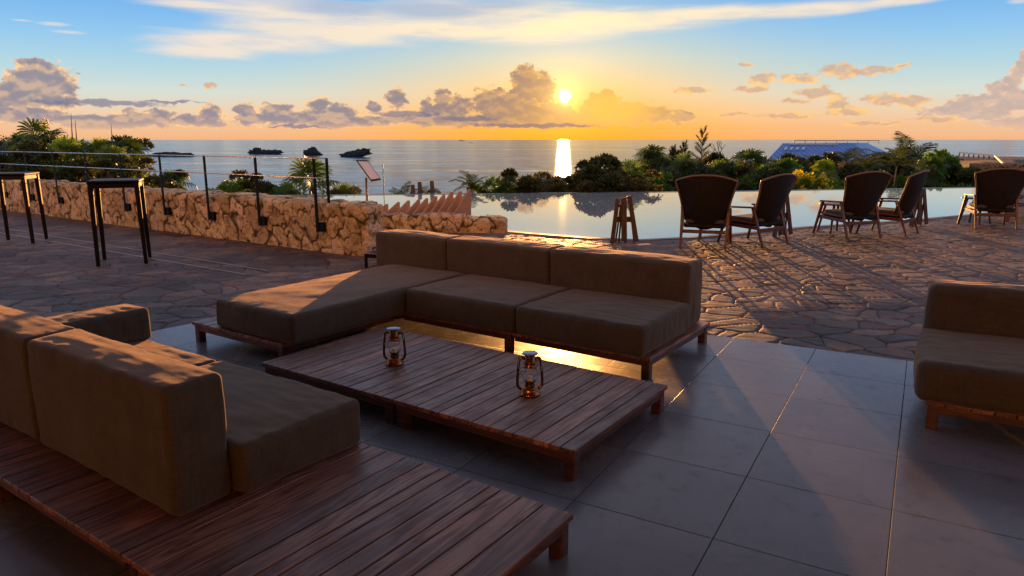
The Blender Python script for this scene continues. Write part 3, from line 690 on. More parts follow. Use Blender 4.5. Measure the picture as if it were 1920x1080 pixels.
for i, (px, py) in enumerate(fins):
    k = i / 10.0; y = 12.52 - .22 * k; p = at(px, py, y) - Vector((-1.3, 12.05, 0)); zb = .28
    wd = .30 + .10 * k; m = MB(); dx = Vector((math.cos(R(42)), math.sin(R(42)), 0)); dy = Vector((-dx.y, dx.x, 0)) * .06
    top = Vector((p.x, p.y, p.z)); b1 = Vector((p.x, p.y, zb - .02)); b0 = b1 - dx * wd
    t2 = top - dx * .012
    tri = [b0, b1, top, t2]
    m.add([v for v in tri] + [v + dy for v in tri], [(0, 1, 2, 3), (7, 6, 5, 4), (0, 4, 5, 1), (1, 5, 6, 2), (2, 6, 7, 3), (3, 7, 4, 0)])
    m.build('fin', CONC, lw)

# railing mounted on the wall face
rl = empty('railing', uv(-14, 6.55)); tag(rl, 'black post and cable railing bolted to the face of the long stone wall', 'railing')
rl.rotation_euler = (0, 0, TH)
def on_plane(px, v):
    a = at(px, 350, 1.0); d = Vector((a.x, 1.0, 0)); k = v / d.dot(VX); return (d * k).dot(UX)
posts = [on_plane(px, 6.53) for px in (592, 484, 391, 310, 237, 172, 113, 58, 7)]
step = (posts[0] - posts[-1]) / 8; posts = [posts[0] - step * i for i in range(11)]
for u_ in posts:
    x = u_ + 14; m = MB(); m.box((x, -.03, .80), (.055, .014, 1.02), bev=.003); m.build('post', BLACK, rl)
    m = MB(); m.box((x + .05, .0, .36), (.13, .05, .13), bev=.006); m.build('bracket', BLACK, rl)
m = MB(); m.box((posts[0] + 14 + .03, .17, .86), (.03, .03, .88), bev=.003); m.build('post', BLACK, rl)
CABLE = simple('stainless_cable', (.72, .66, .58), .25, 1.0)
for z in (1.30, 1.035):
    m = MB(); m.tube([(posts[-1] + 14 - .3, -.03, z), (posts[0] + 14 + .03, -.03, z), (posts[0] + 14 + .03, .17, z)], .008, 8); m.build('rail', CABLE, rl)

# ------------------------------------------------------------------ lounge furniture
def cushion_mesh(name, sx, sy, sz, r=.06, bulge=.02, seed=0, n=(56, 38, 16), piping=True):
    "soft box cushion centred on x,y standing on z=0"
    rng = np.random.default_rng(seed)
    def axis(h, r, k):   # denser near the rounded edges
        a = np.concatenate([np.linspace(-h, -h + r, 5)[:-1], np.linspace(-h + r, h - r, k), np.linspace(h - r, h, 5)[1:]]); return a
    h = (sx / 2, sy / 2, sz / 2); r = min(r, h[2] * .9, h[1] * .9)
    ax = [axis(h[i], r, n[i]) for i in range(3)]
    V = []; F = []; idx = {}
    def vid(i, j, k):
        key = (i, j, k)
        if key not in idx: idx[key] = len(V); V.append((ax[0][i], ax[1][j], ax[2][k]))
        return idx[key]
    I, J, K = (len(a) - 1 for a in ax)
    for i in range(I):
        for j in range(J):
            F.append((vid(i, j, K), vid(i + 1, j, K), vid(i + 1, j + 1, K), vid(i, j + 1, K))); F.append((vid(i, j, 0), vid(i, j + 1, 0), vid(i + 1, j + 1, 0), vid(i + 1, j, 0)))
    for i in range(I):
        for k in range(K):
            F.append((vid(i, 0, k), vid(i + 1, 0, k), vid(i + 1, 0, k + 1), vid(i, 0, k + 1))); F.append((vid(i, J, k), vid(i, J, k + 1), vid(i + 1, J, k + 1), vid(i + 1, J, k)))
    for j in range(J):
        for k in range(K):
            F.append((vid(0, j, k), vid(0, j, k + 1), vid(0, j + 1, k + 1), vid(0, j + 1, k))); F.append((vid(I, j, k), vid(I, j + 1, k), vid(I, j + 1, k + 1), vid(I, j, k + 1)))
    V = np.array(V); H = np.array(h); inner = np.clip(V, -(H - r), H - r); d = V - inner; l = np.linalg.norm(d, axis=1, keepdims=True); l[l < 1e-9] = 1
    nrm = d / l; W = inner + nrm * r
    t = W / H
    for a in range(3):
        o = [b for b in range(3) if b != a]
        W[:, a] += np.sign(t[:, a]) * (np.abs(t[:, a]) ** 3) * bulge * (1 - t[:, o[0]] ** 2).clip(0) * (1 - t[:, o[1]] ** 2).clip(0) * (1.0 if a == 2 else .8)
    # soft dents and wrinkles
    for i in range(len(W)):
        p = Vector(W[i]) + Vector((seed * 3.7, 0, 0)); nv = Vector(nrm[i])
        a = noise.noise(p * 3.2) * .0065 + noise.noise(Vector((p.x * 4, p.y * 14, p.z * 6)) * 1.6) * .0035
        d3 = sorted((abs(H[c_] - abs(W[i][c_])) for c_ in range(3))); ef = math.exp(-d3[1] / .075)
        a += ef * (noise.noise(Vector((p.x * 15, p.y * 15, p.z * 9))) * .0042 + noise.noise(Vector((p.x * 31, p.y * 31, p.z * 14))) * .0016)
        W[i] += np.array(nv) * a
    W[:, 2] += h[2]
    me = np_mesh(name, W, F, FAB, True)
    return me
def cushion(name, parent, x0, x1, y0, y1, z0, z1, seed, r=.06, bulge=.022, lean=0):
    sx, sy, sz = x1 - x0, y1 - y0, z1 - z0
    o = link(name, cushion_mesh(name, sx, sy, sz, r, bulge, seed), parent)
    o.location = ((x0 + x1) / 2, (y0 + y1) / 2, z0); o.rotation_euler = (lean, 0, 0)
    # welted seam round the top edge
    h = sz - .018; m = MB(); k = r * .30; pts = []
    X, Y = sx / 2 - k + .0, sy / 2 - k + .0; rr = r * 1.0
    for cx, cy, a0 in ((X - rr, Y - rr, 0), (-X + rr, Y - rr, 90), (-X + rr, -Y + rr, 180), (X - rr, -Y + rr, 270)):
        for s in range(6): a = R(a0 + s * 18); pts.append((cx + rr * math.cos(a), cy + rr * math.sin(a), h - r * .12))
    dense = []
    for a, b in zip(pts, pts[1:] + pts[:1]):
        a, b = Vector(a), Vector(b); nseg = max(1, int((b - a).length / .09))
        for s in range(nseg): dense.append(a.lerp(b, s / nseg))
    for p in dense:
        bx = (1 - (p.x / (sx / 2)) ** 2) if abs(p.y) > sy / 2 - .08 else 0; by = (1 - (p.y / (sy / 2)) ** 2) if abs(p.x) > sx / 2 - .08 else 0
        p.y += math.copysign(bx * bulge * .25, p.y); p.x += math.copysign(by * bulge * .25, p.x)
        p.z += noise.noise(p * 6) * .003
    m.tube(dense, .0042, 6, closed=True); m.build('piping', FAB, o)
    return o
def slats(m, x0, x1, y0, y1, z, rng, th=.024, gap=.0055, along='y'):
    pat = [.098, .098, .06, .112, .098, .06, .098, .112]; x = x0; i = rng.randrange(8)
    a, b = (x0, x1) if along == 'y' else (y0, y1); pos = a; L = []
    while pos < b - .03:
        w = pat[i % 8] * rng.uniform(.92, 1.06); i += 1
        if b - (pos + w) < .06: w = b - pos
        L.append((pos, pos + w)); pos += w
    for p, q in L:
        m.cur = rng.random() * .98 + .01; dz = rng.uniform(-.0012, .0012)
        if along == 'y': m.box(((p + q) / 2, (y0 + y1) / 2, z - th / 2 + dz), (q - p - gap, y1 - y0, th), bev=.004)
        else: m.box(((x0 + x1) / 2, (p + q) / 2, z - th / 2 + dz), (x1 - x0, q - p - gap, th), bev=.004)
def platform(parent, x0, x1, y0, y1, seed, H=.17, legs=((0, 0), (1, 0), (0, 1), (1, 1)), deck_mat=None):
    rng = random.Random(seed)
    d = MB(); slats(d, x0, x1, y0, y1, H, rng); d.build('deck', deck_mat or TEAK, parent)
    f = MB(); zc, hh, tk, ins = H - .024 - .0225, .043, .03, .016
    for s, (a, b) in enumerate((((x0 + ins, y0 + ins), (x1 - ins, y0 + ins)), ((x0 + ins, y1 - ins), (x1 - ins, y1 - ins)))):
        f.cur = rng.random() * .9 + .05; f.box(((a[0] + b[0]) / 2, a[1] + (tk / 2 if s == 0 else -tk / 2), zc), (b[0] - a[0], tk, hh), bev=.004)
    for s, x in enumerate((x0 + ins, x1 - ins)):
        f.cur = rng.random() * .9 + .05; f.box((x + (tk / 2 if s == 0 else -tk / 2), (y0 + y1) / 2, zc - .001), (tk - .002, y1 - y0 - 2 * ins - 2 * tk - .002, hh - .002), bev=.004)
    f.build('frame', TEAK_X, parent)
    lg = .058
    for (a, b) in legs:
        m = MB(); m.cur = rng.random() * .9 + .05
        x = x0 + ins - .003 + lg / 2 if a == 0 else x1 - ins + .003 - lg / 2; y = y0 + ins - .003 + lg / 2 if b == 0 else y1 - ins + .003 - lg / 2
        m.box((x, y, (H - .026 + .004) / 2 + .002), (lg, lg, H - .026 - .004), bev=.007); m.build('leg', TEAK_X, parent)

# sectional sofa facing the viewer
sec = empty('sectional_sofa', uv(-5.07, 2.94), TH)
tag(sec, 'L-shaped taupe sectional with a chaise on a low teak base behind the two lantern tables', 'sofa')
platform(sec, 0, 1.10, 0, 1.13, 11, legs=((0, 0), (1, 0)))
platform(sec, 0, 1.10, 1.135, 2.28, 12, legs=((0, 1),))
platform(sec, 1.105, 2.21, 1.16, 2.28, 13, legs=((1, 0),))
platform(sec, 2.215, 3.31, 1.16, 2.28, 14, legs=((1, 0), (1, 1)))
cushion('chaise_cushion', sec, .29, 1.20, .02, 1.93, .17, .385, 1, .034, .012)
cushion('seat_cushion', sec, 1.215, 2.275, 1.10, 1.93, .17, .385, 2, .034, .012)
cushion('seat_cushion', sec, 2.285, 3.275, 1.10, 1.93, .17, .385, 3, .034, .012)
cushion('back_cushion', sec, .05, .945, 1.925, 2.235, .17, .672, 4, .034, .012)
cushion('back_cushion', sec, .955, 2.05, 1.925, 2.235, .17, .672, 5, .034, .012)
cushion('back_cushion', sec, 2.06, 3.25, 1.925, 2.235, .17, .672, 6, .034, .012)

# two low slatted tables pushed together
for i, (u0, sd_, lab) in enumerate(((-3.75, 21, 'left of two low slatted teak tables pushed together, holding the farther lantern'), (-2.605, 22, 'right of two low slatted teak tables pushed together, holding the nearer lantern'))):
    tb = empty('coffee_table', uv(u0, 2.61), TH); tag(tb, lab, 'table', 'low teak coffee tables')
    platform(tb, 0, 1.14, 0, 1.07, sd_)

# sofa seen from behind, lower left
bs = empty('slatted_sofa', uv(-5.75, 1.02), TH)
tag(bs, 'taupe sofa seen from behind on a long slatted teak base with a bare end', 'sofa')
platform(bs, 0, 1.12, 0, 1.11, 31, legs=((0, 0), (0, 1)))
platform(bs, 1.125, 2.27, 0, 1.11, 32, legs=())
platform(bs, 2.275, 3.415, 0, 1.11, 33, legs=((0, 0), (0, 1)))
platform(bs, 3.42, 4.555, 0, 1.11, 34, legs=((1, 0), (1, 1), (0, 0)))
cushion('back_cushion', bs, 2.215, 3.36, .235, .475, .17, .675, 7, .026, .011)
cushion('back_cushion', bs, 1.06, 2.205, .235, .475, .17, .675, 8, .026, .011)
cushion('seat_cushion', bs, 2.36, 3.43, .48, 1.105, .17, .385, 9, .026, .011)
cushion('seat_cushion', bs, 1.32, 2.35, .48, 1.085, .17, .385, 10, .026, .011)
cushion('side_cushion', bs, 1.40, 1.66, .49, 1.10, .385, .575, 11, .026, .011)

# right-hand sofa, cut by the frame
rs = empty('armless_sofa', (2.225, 3.60, 0), R(-30))
tag(rs, 'armless taupe sofa on a low teak base standing beside the bare tiled floor', 'sofa')
platform(rs, 0, 1.12, .01, 1.06, 41)
platform(rs, 1.125, 2.24, .01, 1.06, 42, legs=((1, 0), (1, 1)))
cushion('seat_cushion', rs, -.055, 1.07, -.045, .80, .178, .40, 13, .048, .015)
cushion('seat_cushion', rs, 1.08, 2.20, -.045, .80, .178, .40, 14, .048, .015)
cushion('back_cushion', rs, -.03, 1.09, .77, 1.03, .172, .675, 15, .048, .015)
cushion('back_cushion', rs, 1.10, 2.2, .77, 1.03, .172, .675, 16, .048, .015)

# lanterns
def lantern(loc, rz, label, sc=1.0):
    L = empty('hurricane_lantern', loc, rz); L.scale = (sc,) * 3; tag(L, label, 'lantern', 'copper lanterns on the tables')
    m = MB(); m.lathe([(0, 0), (.052, 0), (.056, .004), (.056, .010), (.050, .014), (.049, .034), (.045, .042), (.030, .048), (.0, .049)]); m.build('fuel_tank', COPPER, L)
    m = MB(); m.lathe([(.0, .046), (.028, .047), (.030, .052), (.024, .056), (.024, .068), (.030, .072), (.031, .077), (.0, .078)]); m.build('burner', BRONZE, L)
    m = MB(); m.lathe([(.016, .078), (.016, .100), (.004, .104), (0, .104)]); m.build('candle', CANDLE, L)
    m = MB(); m.lathe([(.028, .078), (.040, .092), (.046, .108), (.045, .124), (.037, .142), (.030, .155), (.0285, .155), (.035, .142), (.0430, .124), (.044, .108), (.038, .092), (.0265, .079)]); gl = m.build('globe', GLASS, L)
    m = MB()
    for a in range(4):
        an = R(45 + 90 * a); pr = [(.030, .080), (.0475, .105), (.0465, .126), (.033, .152)]
        m.tube([(r * math.cos(an + .9 * j / 3), r * math.sin(an + .9 * j / 3), z) for j, (r, z) in enumerate(pr)], .0012, 5)
    m.build('wire_guard', STEEL, L)
    m = MB(); m.lathe([(.030, .153), (.034, .155), (.034, .160), (.029, .163), (.029, .178), (.033, .180), (.033, .186), (.028, .189), (.028, .214), (.024, .218), (0, .218)]); m.build('chimney', COPPER, L)
    m = MB(); m.lathe([(0, .236), (.020, .2355), (.040, .233), (.0445, .2305), (.0445, .228), (.030, .224), (.026, .214), (0, .214)]); m.build('cap', CAPM, L)
    for s in (-1, 1):
        m = MB(); m.tube([(s * .044, 0, .030), (s * .056, 0, .036), (s * .066, 0, .052), (s * .067, 0, .080), (s * .062, 0, .150), (s * .058, 0, .190), (s * .052, 0, .203), (s * .040, 0, .206), (s * .026, 0, .200)], .0075, 10); m.build('side_tube', BRONZE, L)
    m = MB(); m.tube([(-.060, .0, .196), (-.063, -.02, .175), (-.058, -.046, .150), (-.03, -.058, .135), (0, -.060, .130), (.03, -.058, .135), (.058, -.046, .150), (.063, -.02, .175), (.060, 0, .196)], .0016, 6); m.build('bail_handle', STEEL, L)
    return L
lantern(uv(-3.03, 3.07, .171), R(-4), 'copper hurricane lantern farther along the tables, nearer the chaise')
lantern(uv(-2.035, 3.10, .171), R(3), 'copper hurricane lantern on the right table with a blue sky reflection in its cap', 1.03)

# tall bar tables
def bar_table(ctr, rz, label):
    b = empty('bar_table', ctr, rz); tag(b, label, 'bar table', 'black bar tables by the wall')
    m = MB(); m.box((0, 0, 1.042), (.58, .58, .034), bev=.014); m.build('tabletop', BLACK, b)
    m = MB()
    for s in (-1, 1):
        m.box((s * .255, 0, .995), (.03, .46, .06), bev=.004); m.box((0, s * .255, .994), (.46, .03, .06), bev=.004)
    m.build('apron', BLACK, b)
    for sx in (-1, 1):
        for sy in (-1, 1):
            m = MB(); m.bar((sx * .268, sy * .268, .002), (sx * .252, sy * .252, 1.024), .058, .058, .006, up=(0, 1, 0), taper=.72); m.build('leg', BLACK, b)
c_ = (ground(187, 497) + ground(203, 487) + ground(269, 495.5) + ground(278.5, 484)) / 4
bar_table(c_, R(22), 'black square bar table standing nearer the stone wall with all four legs in view')
c2_ = (ground(72, 452) + ground(6, 455)) / 2
bar_table(c2_ + Vector((-.02, .02, 0)), R(14), 'black square bar table cut by the left edge of the view')

# menu stand
ms = empty('menu_stand', (-2.05, 10.02, 0)); tag(ms, 'slim brass-coloured menu stand with a tilted framed board at the end of the stone wall', 'menu stand')
m = MB(); m.box((0, 0, .012), (.30, .26, .02), bev=.005); m.build('base', BLACK, ms)
m = MB(); m.tube([(0, 0, .02), (.005, 0, 1.03)], .017, 12); m.build('pole', simple('brass_tube', (.24, .15, .07), .4, .6), ms)
org = Vector((-2.05, 10.02, 0))
tl, tr, br, bl = (at(667.8, 300, 10.10) - org, at(689.3, 300.7, 10.24) - org, at(714.5, 336.7, 10.06) - org, at(696.2, 339.8, 9.92) - org)
nn = (tr - tl).cross(bl - tl).normalized()
if nn.y > 0: nn = -nn
m = MB(); q = [tl, tr, br, bl]; m.add(q + [p - nn * .009 for p in q], [(0, 1, 2, 3), (7, 6, 5, 4), (0, 4, 5, 1), (1, 5, 6, 2), (2, 6, 7, 3), (3, 7, 4, 0)]); bd = m.build('board', BRONZE, ms)
cc = (tl + tr + br + bl) / 4; m = MB(); q2 = [cc + (p - cc) * Vector((1, 1, 1)).x * .86 + nn * .003 for p in q]; m.add(q2 + [p - nn * .002 for p in q2], [(0, 1, 2, 3), (7, 6, 5, 4), (0, 4, 5, 1), (1, 5, 6, 2), (2, 6, 7, 3), (3, 7, 4, 0)]); m.build('card', PAPER, bd)
# low metal-framed table tucked behind the sofa
lt = empty('low_side_table', (-1.52, 8.72, 0), R(-22)); tag(lt, 'low dark metal side table half hidden behind the corner of the sectional', 'table')
m = MB(); m.box((0, 0, .155), (.46, .46, .05), bev=.004); m.build('tabletop', BLACK, lt)
m = MB()
for s in (-1, 1): m.box((s * .235, 0, .186), (.016, .486, .012)); m.box((0, s * .235, .1865), (.454, .016, .012))
m.build('rim', STEEL, lt)
for sx in (-1, 1):
    for sy in (-1, 1): m = MB(); m.box((sx * .215, sy * .215, .065), (.03, .03, .128)); m.build('leg', BLACK, lt)

# ------------------------------------------------------------------ wicker armchairs by the pool
def chair_meshes():
    D = {}
    ns, nt = 22, 20; vs = []; fs = []
    for j in range(ns + 1):
        s = j / ns; z0 = .27 + .79 * s
        w = .235 + .05 * min(1, s * 4) + .145 * s ** 1.35
        y0 = -.24 - .22 * s - .03 * math.sin(s * math.pi)
        for i in range(nt + 1):
            tt = -1 + 2 * i / nt
            ww = w
            if s > .9: ww = w * (1 - .02 * ((s - .9) / .1) ** 2)
            if s < .12: ww = w * (.80 + .20 * math.sqrt(s / .12))
            z = z0 - (.085 * abs(tt) ** 2.2) * max(0, (s - .55) / .45) + .05 * (abs(tt) ** 2) * max(0, (.2 - s) / .2)
            y = y0 + .17 * abs(tt) ** 2.2 * (1 - .25 * s)
            vs.append((ww * tt, y, z))
    for j in range(ns):
        for i in range(nt): a = j * (nt + 1) + i; fs.append((a, a + 1, a + nt + 2, a + nt + 1))
    me = bpy.data.meshes.new('back_shell'); bmx = bmesh.new()
    bv = [bmx.verts.new(v) for v in vs]
    for f in fs: bmx.faces.new([bv[k] for k in f])
    bmesh.ops.recalc_face_normals(bmx, faces=bmx.faces)
    bmesh.ops.solidify(bmx, geom=list(bmx.faces), thickness=.028)
    for f in bmx.faces: f.smooth = True
    bmx.to_mesh(me); bmx.free(); me.materials.append(WICKER); D['back_shell'] = me
    m = MB()
    edge = [vs[j * (nt + 1)] for j in range(ns + 1)] + [vs[ns * (nt + 1) + i] for i in range(1, nt + 1)] + [vs[j * (nt + 1) + nt] for j in range(ns - 1, -1, -1)]
    m.tube(edge, .016, 8); D['edge_binding'] = m.mesh('edge_binding', simple('binding_wicker', (.13, .085, .05), .55))
    m = MB(); m.box((0, .02, .325), (.58, .58, .055), bev=.02); D['seat'] = m.mesh('seat', WICKER)
    m = MB(); m.box((0, .03, .385), (.54, .54, .06), bev=.025); D['seat_pad'] = m.mesh('seat_pad', simple('dark_outdoor_fabric', (.05, .045, .042), .9))
    for s, k in ((-1, 'l'), (1, 'r')):
        m = MB(); m.bar((s * .315, -.36, .0), (s * .325, -.15, .575), .045, .04, .006, up=(0, 1, 0), taper=.72); D['rear_leg' + k] = m.mesh('rear_leg', CHAIRWOOD)
        m = MB(); m.bar((s * .375, .40, .0), (s * .335, .27, .545), .045, .04, .006, up=(0, 1, 0), taper=.72); D['front_leg' + k] = m.mesh('front_leg', CHAIRWOOD)
        m = MB(); m.bar((s * .327, -.17, .575), (s * .333, .33, .555), .055, .026, .008); D['armrest' + k] = m.mesh('armrest', CHAIRWOOD)
        m = MB(); m.bar((s * .318, -.24, .275), (s * .34, .31, .30), .028, .05, .004); m.bar((s * .32, -.20, .345), (s * .335, .30, .365), .022, .03, .004); D['side_rail' + k] = m.mesh('side_rail', CHAIRWOOD)
    m = MB(); m.bar((-.31, -.285, .245), (.31, -.285, .245), .03, .05, .004); D['rear_rail'] = m.mesh('rear_rail', CHAIRWOOD)
    m = MB(); m.bar((-.335, .30, .285), (.335, .30, .285), .03, .05, .004); D['front_rail'] = m.mesh('front_rail', CHAIRWOOD)
    return D
CH = chair_meshes()
def armchair(p1, p2, label):
    "p1, p2: ground points of the rear legs"
    d = (p2 - p1); rz = math.atan2(d.y, d.x); mid = (p1 + p2) / 2
    fw = Vector((-math.sin(rz), math.cos(rz), 0)); c = mid + fw * .36
    a = empty('wicker_armchair', c, rz); tag(a, label, 'armchair', 'wicker armchairs along the pool edge')
    for k, me in CH.items(): link(me.name.split('.')[0], me, a)
armchair(ground(1274, 465.5), ground(1361, 469.5), 'high-backed wicker armchair nearest the folded table, seen squarely from behind')
armchair(ground(1430, 465), ground(1478, 458), 'high-backed wicker armchair turned left, with its left arm showing beside the first chair')
armchair(ground(1588, 448.6), ground(1652, 446), 'high-backed wicker armchair beside a small slatted stool and the yellow shrub')
armchair(ground(1698, 446), ground(1724, 438), 'narrow-looking wicker armchair turned left, third of the middle group')
armchair(ground(1833, 429), ground(1902, 431), 'wicker armchair standing apart at the right by the sun loungers')

def side_table(c, rz, label, r=.27, h=.49):
    s = empty('side_table', c, rz); tag(s, label, 'side table', 'small wooden side tables between the armchairs')
    m = MB(); m.lathe([(0, h - .022), (r - .02, h - .022), (r, h - .012), (r, h - .004), (r - .006, h), (0, h)], 32); m.build('tabletop', CHAIRWOOD, s)
    for k in range(4):
        a = R(45 + 90 * k); m = MB(); m.bar((math.cos(a) * r * .98, math.sin(a) * r * .98, 0), (math.cos(a) * r * .62, math.sin(a) * r * .62, h - .022), .036, .036, .005, up=(0, 1, 0), taper=.75); m.build('leg', CHAIRWOOD, s)
    m = MB(); m.bar((-r * .55, -r * .55, .30), (r * .55, r * .55, .30), .02, .04); m.bar((-r * .55, r * .55, .2805), (r * .55, -r * .55, .2805), .02, .04); m.build('stretcher', CHAIRWOOD, s)
side_table(ground(1560, 436) + Vector((.05, .05, 0)), R(10), 'small wooden side table to the left of the third wicker armchair')
side_table(ground(1820, 420) + Vector((.1, .05, 0)), R(30), 'small wooden side table to the left of the chair by the sun loungers')

def folded_stand(c, rz, label, sc=1.0):
    s = empty('folded_stand', c, rz); s.scale = (sc,) * 3; tag(s, label, 'folding stand', 'folded wooden stands at the pool edge')
    m = MB(); m.bar((-.165, 0, .0), (-.095, .03, .68), .065, .03, .004, up=(0, 1, 0)); m.build('board', CHAIRWOOD2, s)
    m = MB(); m.bar((.02, .01, .03), (-.005, .04, .69), .085, .03, .004, up=(0, 1, 0)); m.build('board', CHAIRWOOD2, s)
    m = MB(); m.bar((.205, 0, .03), (.075, .04, .72), .07, .03, .004, up=(0, 1, 0)); m.build('board', CHAIRWOOD2, s)
    m = MB(); m.bar((-.11, .06, .36), (.13, .06, .36), .028, .085, .004); m.bar((-.10, .06, .57), (.0, .06, .57), .028, .05, .004); m.build('crossbar', CHAIRWOOD2, s)
    for x0, x1 in ((-.10, -.05), (-.05, -.03), (.045, .02), (.185, .09)):
        m = MB(); m.bar((x0, .11, 0), (x1, .02, .58), .026, .022, .003, up=(0, 1, 0)); m.build('leg', CHAIRWOOD2, s)
CHAIRWOOD2 = m_wood('brown_folding_wood', (.045, .024, .012), (.10, .055, .028), (.15, .09, .05), .5, 'Z')
folded_stand(ground(1168, 456), R(-2), 'folded wooden stand on its own in front of the pool, left of all the armchairs')
folded_stand(ground(1466, 444), R(25), 'folded wooden stand half hidden behind the second armchair', .95)
folded_stand(ground(1722, 424), R(20), 'folded wooden stand half hidden behind the fourth armchair', .95)

fs_ = empty('footstool', (3.18, 11.05, 0), R(-18)); tag(fs_, 'low footstool with wooden legs in front of the first wicker armchair', 'footstool')
m = MB(); m.box((0, 0, .30), (.5, .34, .07), bev=.02); m.build('seat', WICKER, fs_)
for sx in (-1, 1):
    for sy in (-1, 1): m = MB(); m.bar((sx * .22, sy * .15, 0), (sx * .2, sy * .13, .27), .036, .036, .004, up=(0, 1, 0)); m.build('leg', CHAIRWOOD, fs_)

def lounger(c, rz, label):
    s = empty('sun_lounger', c, rz); tag(s, label, 'sun lounger', 'sun loungers at the right of the pool')
    m = MB(); m.box((0, .1, .33), (.64, 1.25, .04), bev=.01); m.build('seat_panel', WICKER, s)
    m = MB(); m.bar((0, -.5, .34), (0, -1.02, .74), .62, .035, .008, up=(1, 0, 0)); m.build('backrest', WICKER, s)
    m = MB(); m.bar((-.33, -1.0, .31), (-.33, .75, .31), .03, .05, .004); m.bar((.33, -1.0, .31), (.33, .75, .31), .03, .05, .004); m.build('frame', CHAIRWOOD, s)
    for sx in (-1, 1):
        for y in (-.85, .65): m = MB(); m.bar((sx * .34, y - .03, 0), (sx * .33, y, .30), .045, .04, .004, up=(0, 1, 0)); m.build('leg', CHAIRWOOD, s)
    for sx in (-1, 1): m = MB(); m.bar((sx * .36, -.35, .52), (sx * .36, .25, .50), .05, .025, .006); m.bar((sx * .345, .2, .30), (sx * .36, .2, .49), .03, .03, .003); m.build('armrest', CHAIRWOOD, s)
lounger(Vector((10.25, 14.2, 0)), R(-70), 'wicker sun lounger just right of the last armchair, cut by the edge of the view')
lounger(Vector((11.6, 16.2, 0)), R(-64), 'wicker sun lounger standing behind the nearer lounger at the far right')

# floor drain covers / small bright slip by the folded stand
m = MB(); c = ground(1207, 459); m.box((0, 0, .006), (.20, .10, .012), bev=.003); tag(m.build('floor_plate', WHITE, None, c, R(20)), 'small pale plate lying on the paving beside the folded stand', 'plate')

# ------------------------------------------------------------------ vegetation
class Leaves:
    def __init__(self): self.V = []; self.F = []; self.p = []; self.n = 0
    def quads(self, A, pid):
        "A: (k,4,3)"
        A = np.asarray(A, dtype=np.float32); k = len(A); self.V.append(A.reshape(-1, 3)); self.F.append(np.arange(k * 4).reshape(k, 4) + self.n); self.n += k * 4
        self.p.append(np.repeat(np.broadcast_to(np.asarray(pid, dtype=np.float32), (k,)), 4))
    def mesh(self, name, mat):
        return np_mesh(name, np.concatenate(self.V), np.concatenate(self.F), mat, False, {'pid': np.concatenate(self.p)})
def nrm(v): return v / (np.linalg.norm(v, axis=-1, keepdims=True) + 1e-9)
def fan_leaf(L, base, ax, up, Rr, rng, n=17, spread=2.05, droop=.55, pid=.5):
    side = nrm(np.cross(ax, up)); up = nrm(np.cross(side, ax))
    a = np.linspace(-spread, spread, n) + rng.uniform(-.03, .03, n); ln = Rr * (1 - .28 * (np.abs(a) / spread) ** 2) * rng.uniform(.85, 1.06, n)
    d = np.cos(a)[:, None] * ax + np.sin(a)[:, None] * side + .12 * (np.abs(np.sin(a)))[:, None] * up
    d = nrm(d); pw = nrm(np.cross(d, up)); w = .80 * ln * spread / n
    z = np.array([0, 0, -1.0])
    b0 = base + d * (ln * .04)[:, None]; b1 = base + d * (ln * .58)[:, None] + z * (droop * .12 * ln)[:, None]; b2 = base + d * (ln * .84)[:, None] + z * (droop * .36 * ln)[:, None]
    b3 = base + d * (ln * .98)[:, None] + z * (droop * .8 * ln * rng.uniform(.6, 1.4, n))[:, None]
    W1 = pw * (w * .62)[:, None]; W0 = pw * (w * .06)[:, None]; W2 = pw * (w * .36)[:, None]; W3 = pw * (w * .03)[:, None]
    L.quads(np.stack([b0 - W0, b0 + W0, b1 + W1, b1 - W1], 1), pid); L.quads(np.stack([b1 - W1, b1 + W1, b2 + W2, b2 - W2], 1), pid); L.quads(np.stack([b2 - W2, b2 + W2, b3 + W3, b3 - W3], 1), pid)
def fan_crown(seed, nleaf=15, Rr=.95, pet=.62, low=-40):
    rng = np.random.default_rng(seed); L = Leaves()
    for i in range(nleaf):
        e = R(low + (88 - low) * (i / nleaf) ** .85 + rng.uniform(-8, 8)); az = i * 2.39996 + rng.uniform(-.3, .3)
        d = np.array([math.cos(e) * math.cos(az), math.cos(e) * math.sin(az), math.sin(e)]); pl = pet * rng.uniform(.7, 1.1)
        b = d * pl + np.array([0, 0, -.12 * pl * (1 - math.sin(e))]); s = nrm(np.cross(d, [0, 0, 1.0]) + 1e-6) * .014
        L.quads([[-s, s, b + s, b - s]], .3); upv = nrm(np.array([0, 0, 1.0]) - d * d[2] + rng.normal(0, .25, 3))
        q = s[[1, 0, 2]] * 0 + np.array([0, 0, .014]); L.quads([[-q, q, b + q, b - q]], .3)
        axd = nrm(d + np.array([0, 0, -.35 + rng.uniform(-.2, .2)]))
        fan_leaf(L, b, axd, upv, Rr * rng.uniform(.8, 1.1), rng, pid=rng.uniform(0, 1), droop=.35 + .4 * rng.random())
    return L
def dead_skirt(seed, n=14, Rr=.6):
    rng = np.random.default_rng(seed); L = Leaves()
    for i in range(n):
        az = rng.uniform(0, 6.28); e = R(rng.uniform(-80, -50)); d = np.array([math.cos(e) * math.cos(az), math.cos(e) * math.sin(az), math.sin(e)])
        fan_leaf(L, d * .35, d, np.array([math.cos(az), math.sin(az), .5]), Rr, rng, n=14, spread=1.1, pid=rng.random())
    return L
